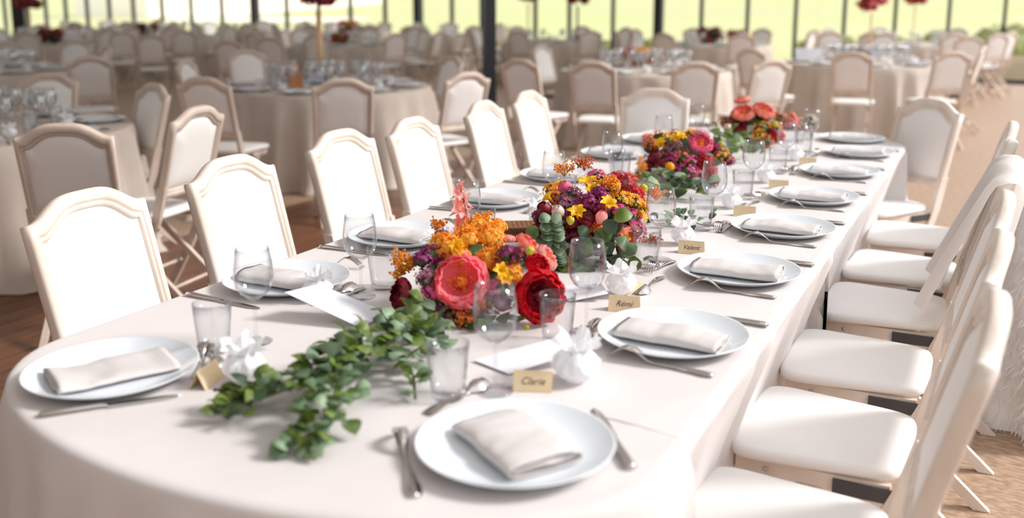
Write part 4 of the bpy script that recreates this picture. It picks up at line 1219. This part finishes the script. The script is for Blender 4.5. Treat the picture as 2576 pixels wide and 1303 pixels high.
T = {1: (-85, 325, 'the nearest round table at left'), 2: (820, 217, 'the gold-stand round table'), 3: (-40, 178, 'the second-row round table at left'),
     4: (1622, 175, 'the red-flower table past the post'), 5: (2178, 158, 'the pale round table at right'), 6: (1800, 112, 'the small far table with red flowers'),
     7: (1390, 103, 'the far table just right of the post'), 8: (2300, 98, 'the far right table under twin balls'), 9: (430, 92, 'the far table below the pale building'),
     10: (870, 112, 'the table behind the gold stand'), 11: (130, 108, 'the far left table with dark arch'), 12: (1090, 84, 'the far table left of the post'),
     13: (640, 78, 'the farthest table below the building'), 14: (300, 75, 'the farthest table left of the building'), 15: (10, 97, 'the farthest table at left edge'), 16: (880, 80, 'the farthest table over the gold-stand glasses')}
for k_, (px, py, tn) in T.items(): round_table(px, py, tn, k_, 8, ph=.2 * k_, detail=k_ <= 5)

near_chairs = [(155, 312, 1, 'folding chair with a big pale back pad, cut in front of the left round table'), (388, 210, 1, 'folding chair seen from behind, lilac pad, right of the left round table'), (500, 268, 1, 'narrow edge-on folding chair with a sunlit white pad behind the second chair'),
               (55, 197, 1, 'folding chair behind the glasses of the left round table'),
               (862, 198, 2, 'pale folding chair in front of the table with the tall gold stand'), (508, 194, 2, 'brown shaded folding chair left of the table with the tall gold stand'), (465, 148, 2, 'sunlit folding chair facing the camera behind the brown shaded one'),
               (1018, 143, 2, 'grey folding chair behind the right rim of the gold-stand table'), (617, 125, 2, 'lilac shaded folding chair behind the left glasses of the gold-stand table'), (1178, 182, 2, 'sunlit folding chair turned sideways left of the thick post'),
               (225, 142, 3, 'folding chair with pale grey pad, right of the second-row left table'), (190, 101, 3, 'folding chair behind the dark red arch table glasses'), (30, 110, 3, 'folding chair at the left edge behind the second-row table'), (262, 115, 3, 'shaded folding chair between two pale ones at the left'),
               (1490, 155, 4, 'lilac folding chair seen from behind in front of the red flower table'), (1360, 113, 4, 'bright folding chair facing the camera left of the red flower table'), (1752, 156, 4, 'folding chair with lavender pad at the right of the red flower table'), (1305, 148, 4, 'brown shaded folding chair just right of the thick post'),
               (1945, 150, 4, 'narrow sunlit folding chair right of the red flower table'), (2145, 131, 5, 'folding chair seen from behind in front of the pale round table'), (2400, 130, 5, 'folding chair with blue-white pad right of the pale round table'), (1888, 122, 5, 'shaded folding chair left of the pale round table'),
               (2412, 114, 5, 'folding chair behind the blue-white padded one at the right'), (2225, 84, 5, 'folding chair behind the glasses of the pale round table'), (2090, 80, 5, 'folding chair behind the blue card of the pale round table'), (2515, 85, 8, 'edge-on folding chair by the last window post'),
               (2440, 92, 8, 'folding chair with lavender pad near the last window post'),
               (378, 88, 9, 'pale padded folding chair left of the pale building, behind the left tables'), (461, 76, 9, 'folding chair with pink-grey pad under the pale building'), (571, 102, 10, 'bright white folding chair turned sideways below the pale building'),
               (676, 94, 10, 'grey shaded folding chair left of the glasses by the gold stand'), (632, 72, 13, 'small folding chair with rosy pad below the black window post'), (306, 80, 14, 'small folding chair with lilac pad at the far left'), (1045, 68, 10, 'narrow sunlit chair behind the table behind the gold stand')]
aim = {155: (-.55, .83), 388: (-.30, -.95), 500: (-.983, -.16), 225: (-.75, .66)}
for px, py, ti, lb in near_chairs:
    tw = TB[ti]
    if px in aim: t_ = G(px, py, .978); tw = (t_.x + aim[px][0], t_.y + aim[px][1])
    chair_at(px, py, tw, lb, 'folding chairs round the nearer round tables')
cnt = ['first', 'second', 'third', 'fourth', 'fifth', 'sixth', 'seventh', 'eighth']
for k_ in (6, 7, 8, 9, 10, 11, 12, 13, 14, 15, 16):
    cx, cy = TB[k_]
    for i in range(8):
        a = .35 * k_ + 2 * pi * i / 8
        rr_ = 1.24 + R.uniform(0, .14)
        x_, y_ = cx + cos(a) * rr_, cy + sin(a) * rr_
        if any((Vector(o_.location).xy - Vector((x_, y_))).length < .5 for o_ in COL.objects if o_.get('category') in ('chair', 'post')): continue
        if y_ > 19.2 or any((Vector((x_, y_)) - Vector((o_[0], o_[1]))).length < 1.3 for kk, o_ in TB.items() if kk != k_): continue
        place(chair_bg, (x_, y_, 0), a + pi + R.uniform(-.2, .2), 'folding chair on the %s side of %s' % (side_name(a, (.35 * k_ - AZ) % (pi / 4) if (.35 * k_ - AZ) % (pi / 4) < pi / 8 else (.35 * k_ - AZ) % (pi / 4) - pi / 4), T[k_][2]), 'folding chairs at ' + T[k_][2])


# tall and low centrepieces
def tall(px, pybase, ti, label, r=.17, colr=('red', 'burg', 'coral'), pole='gold', seed=0, zt=1.52, w=.012):
    c = G(px, pybase, TH); tb = min(TB.values(), key=lambda t_: (t_[0] - c.x) ** 2 + (t_[1] - c.y) ** 2); v = Vector((c.x - tb[0], c.y - tb[1], 0))
    if v.length > .6: c = Vector((tb[0], tb[1], TH)) + v.normalized() * .6
    root = empty('tall_centrepiece', (c.x, c.y, TH + .001)); tag(root, label, 'centrepiece')
    q = MB(); q.lathe([(0, 0), (.09, 0), (.09, .008), (.02, .014), (0, .016)], 24); part('base', q, pole, root)
    q = MB(); q.tube([(0, 0, .01), (0, 0, zt - TH - .05)], w, 10); part('pole', q, pole, root)
    for i in range(9):
        rr = random.Random(seed + i); a = i * 2.4
        rad = r * .62 * (0 if i == 0 else 1)
        florets(root, (cos(a) * rad, sin(a) * rad, zt - TH + .04 + .09 * rr.random()), r * .5, colr[i % len(colr)], 50, .022, seed=seed + i, name='blooms', core='burg')
    return root
tall(795, 190, 2, 'tall gold stand with a red flower ball on the middle round table', .16, ('red', 'coral', 'burg'), seed=500, zt=1.42, w=.024)
tall(2186, 152, 5, 'tall stand with an orange-red ball above the pale round table', .17, ('red', 'rust', 'coral'), seed=520, zt=1.36)
tall(2283, 92, 8, 'tall stand with a red ball, right of the other tall one', .2, ('red', 'rust'), seed=540, zt=1.42)
tall(1452, 103, 7, 'tall stand with a dark red ball right of the thick post', .2, ('burg', 'red', 'burg'), 'black', seed=560, zt=1.42, w=.02)
tall(1328, 103, 7, 'tall stand with a rust ball just right of the thick post', .2, ('rust', 'burg'), seed=580, zt=1.46)
tall(235, 88, 11, 'tall gold stand with a brown dried-flower block at the upper left', .26, ('rust', 'rust', 'burg'), seed=600, zt=1.34, w=.03)


def low(px, py, label, r, cols, seed):
    c = G(px, py, TH); tb = min(TB.values(), key=lambda t_: (t_[0] - c.x) ** 2 + (t_[1] - c.y) ** 2); v = Vector((c.x - tb[0], c.y - tb[1], 0))
    if v.length > .5: c = Vector((tb[0], tb[1], TH)) + v.normalized() * .5
    root = empty('low_centrepiece', (c.x, c.y, TH + .001)); tag(root, label, 'centrepiece')
    q = MB(); q.lathe([(0, 0), (.05, 0), (.07, .05), (.065, .05), (.045, .006), (0, .005)], 16); part('bowl', q, 'glass', root)
    for i in range(6):
        a = i * 1.05; florets(root, (cos(a) * r * .55, sin(a) * r * .55, .09 + r * .35 * (i % 2)), r * .48, cols[i % len(cols)], 40, r * .13, seed=seed + i, name='blooms', core='leafD')
    return root
low(1605, 168, 'low red and orange flowers on the table right of the thick post', .17, ('red', 'orange', 'burg', 'coral'), 700)
low(785, 132, 'low red flowers right behind the gold pole', .16, ('burg', 'red', 'rust'), 710)
low(865, 78, 'low orange-red flowers above the glasses, right of the gold pole', .26, ('coral', 'rust', 'orange'), 720)
low(1940, 108, 'low bright red flowers on the small far table', .2, ('red', 'coral', 'burg'), 730)
low(1768, 104, 'low rust flowers under the second window post right of the thick one', .24, ('rust', 'burg'), 740)
low(125, 112, 'dark red flower arch on the far left table', .24, ('burg', 'red', 'burg'), 750)
low(272, 92, 'dark red flowers on the farthest left tables', .26, ('burg', 'rust', 'burg'), 760)
low(2140, 140, 'small mixed flowers beside the blue card', .12, ('rust', 'cream'), 770)


def stand_card(px, py, w, h, rz, m_, label, tiltdeg=15, front=None):
    c = G(px, py, TH); q = MB(); q.box(-w / 2, w / 2, -.004, .004, 0, h)
    o = part('standing_card', q, m_); o.location = (c.x, c.y, TH + .001); o.rotation_euler = (radians(-tiltdeg), 0, AZ + rz); tag(o, label, 'card')
    if front: q = MB(); q.box(-w * .36, w * .4, -.006, -.004, h * .1, h * .8); part('picture', q, front, o)
    return o
stand_card(795, 212, .19, .14, 0, 'teal', 'dark photo card at the foot of the tall gold stand', front='photo')
stand_card(748, 222, .15, .21, 1.0, 'leather', 'tan leather menu standing left of the tall gold stand', 18)
stand_card(2182, 150, .26, .17, 0, 'photo', 'pale blue card on the pale round table')
stand_card(2035, 152, .34, .15, .1, 'paper', 'white card at the left of the pale round table')
stand_card(1640, 168, .12, .13, -.2, 'paper', 'white card beside the low red flowers')

# keep unused prototypes out of the scene
for o in list(COL.objects):
    if o.get('label') in ('w', 't', 'p', 'f', 'c', 'folding chair'):
        for c_ in list(o.children): bpy.data.objects.remove(c_)
        bpy.data.objects.remove(o)
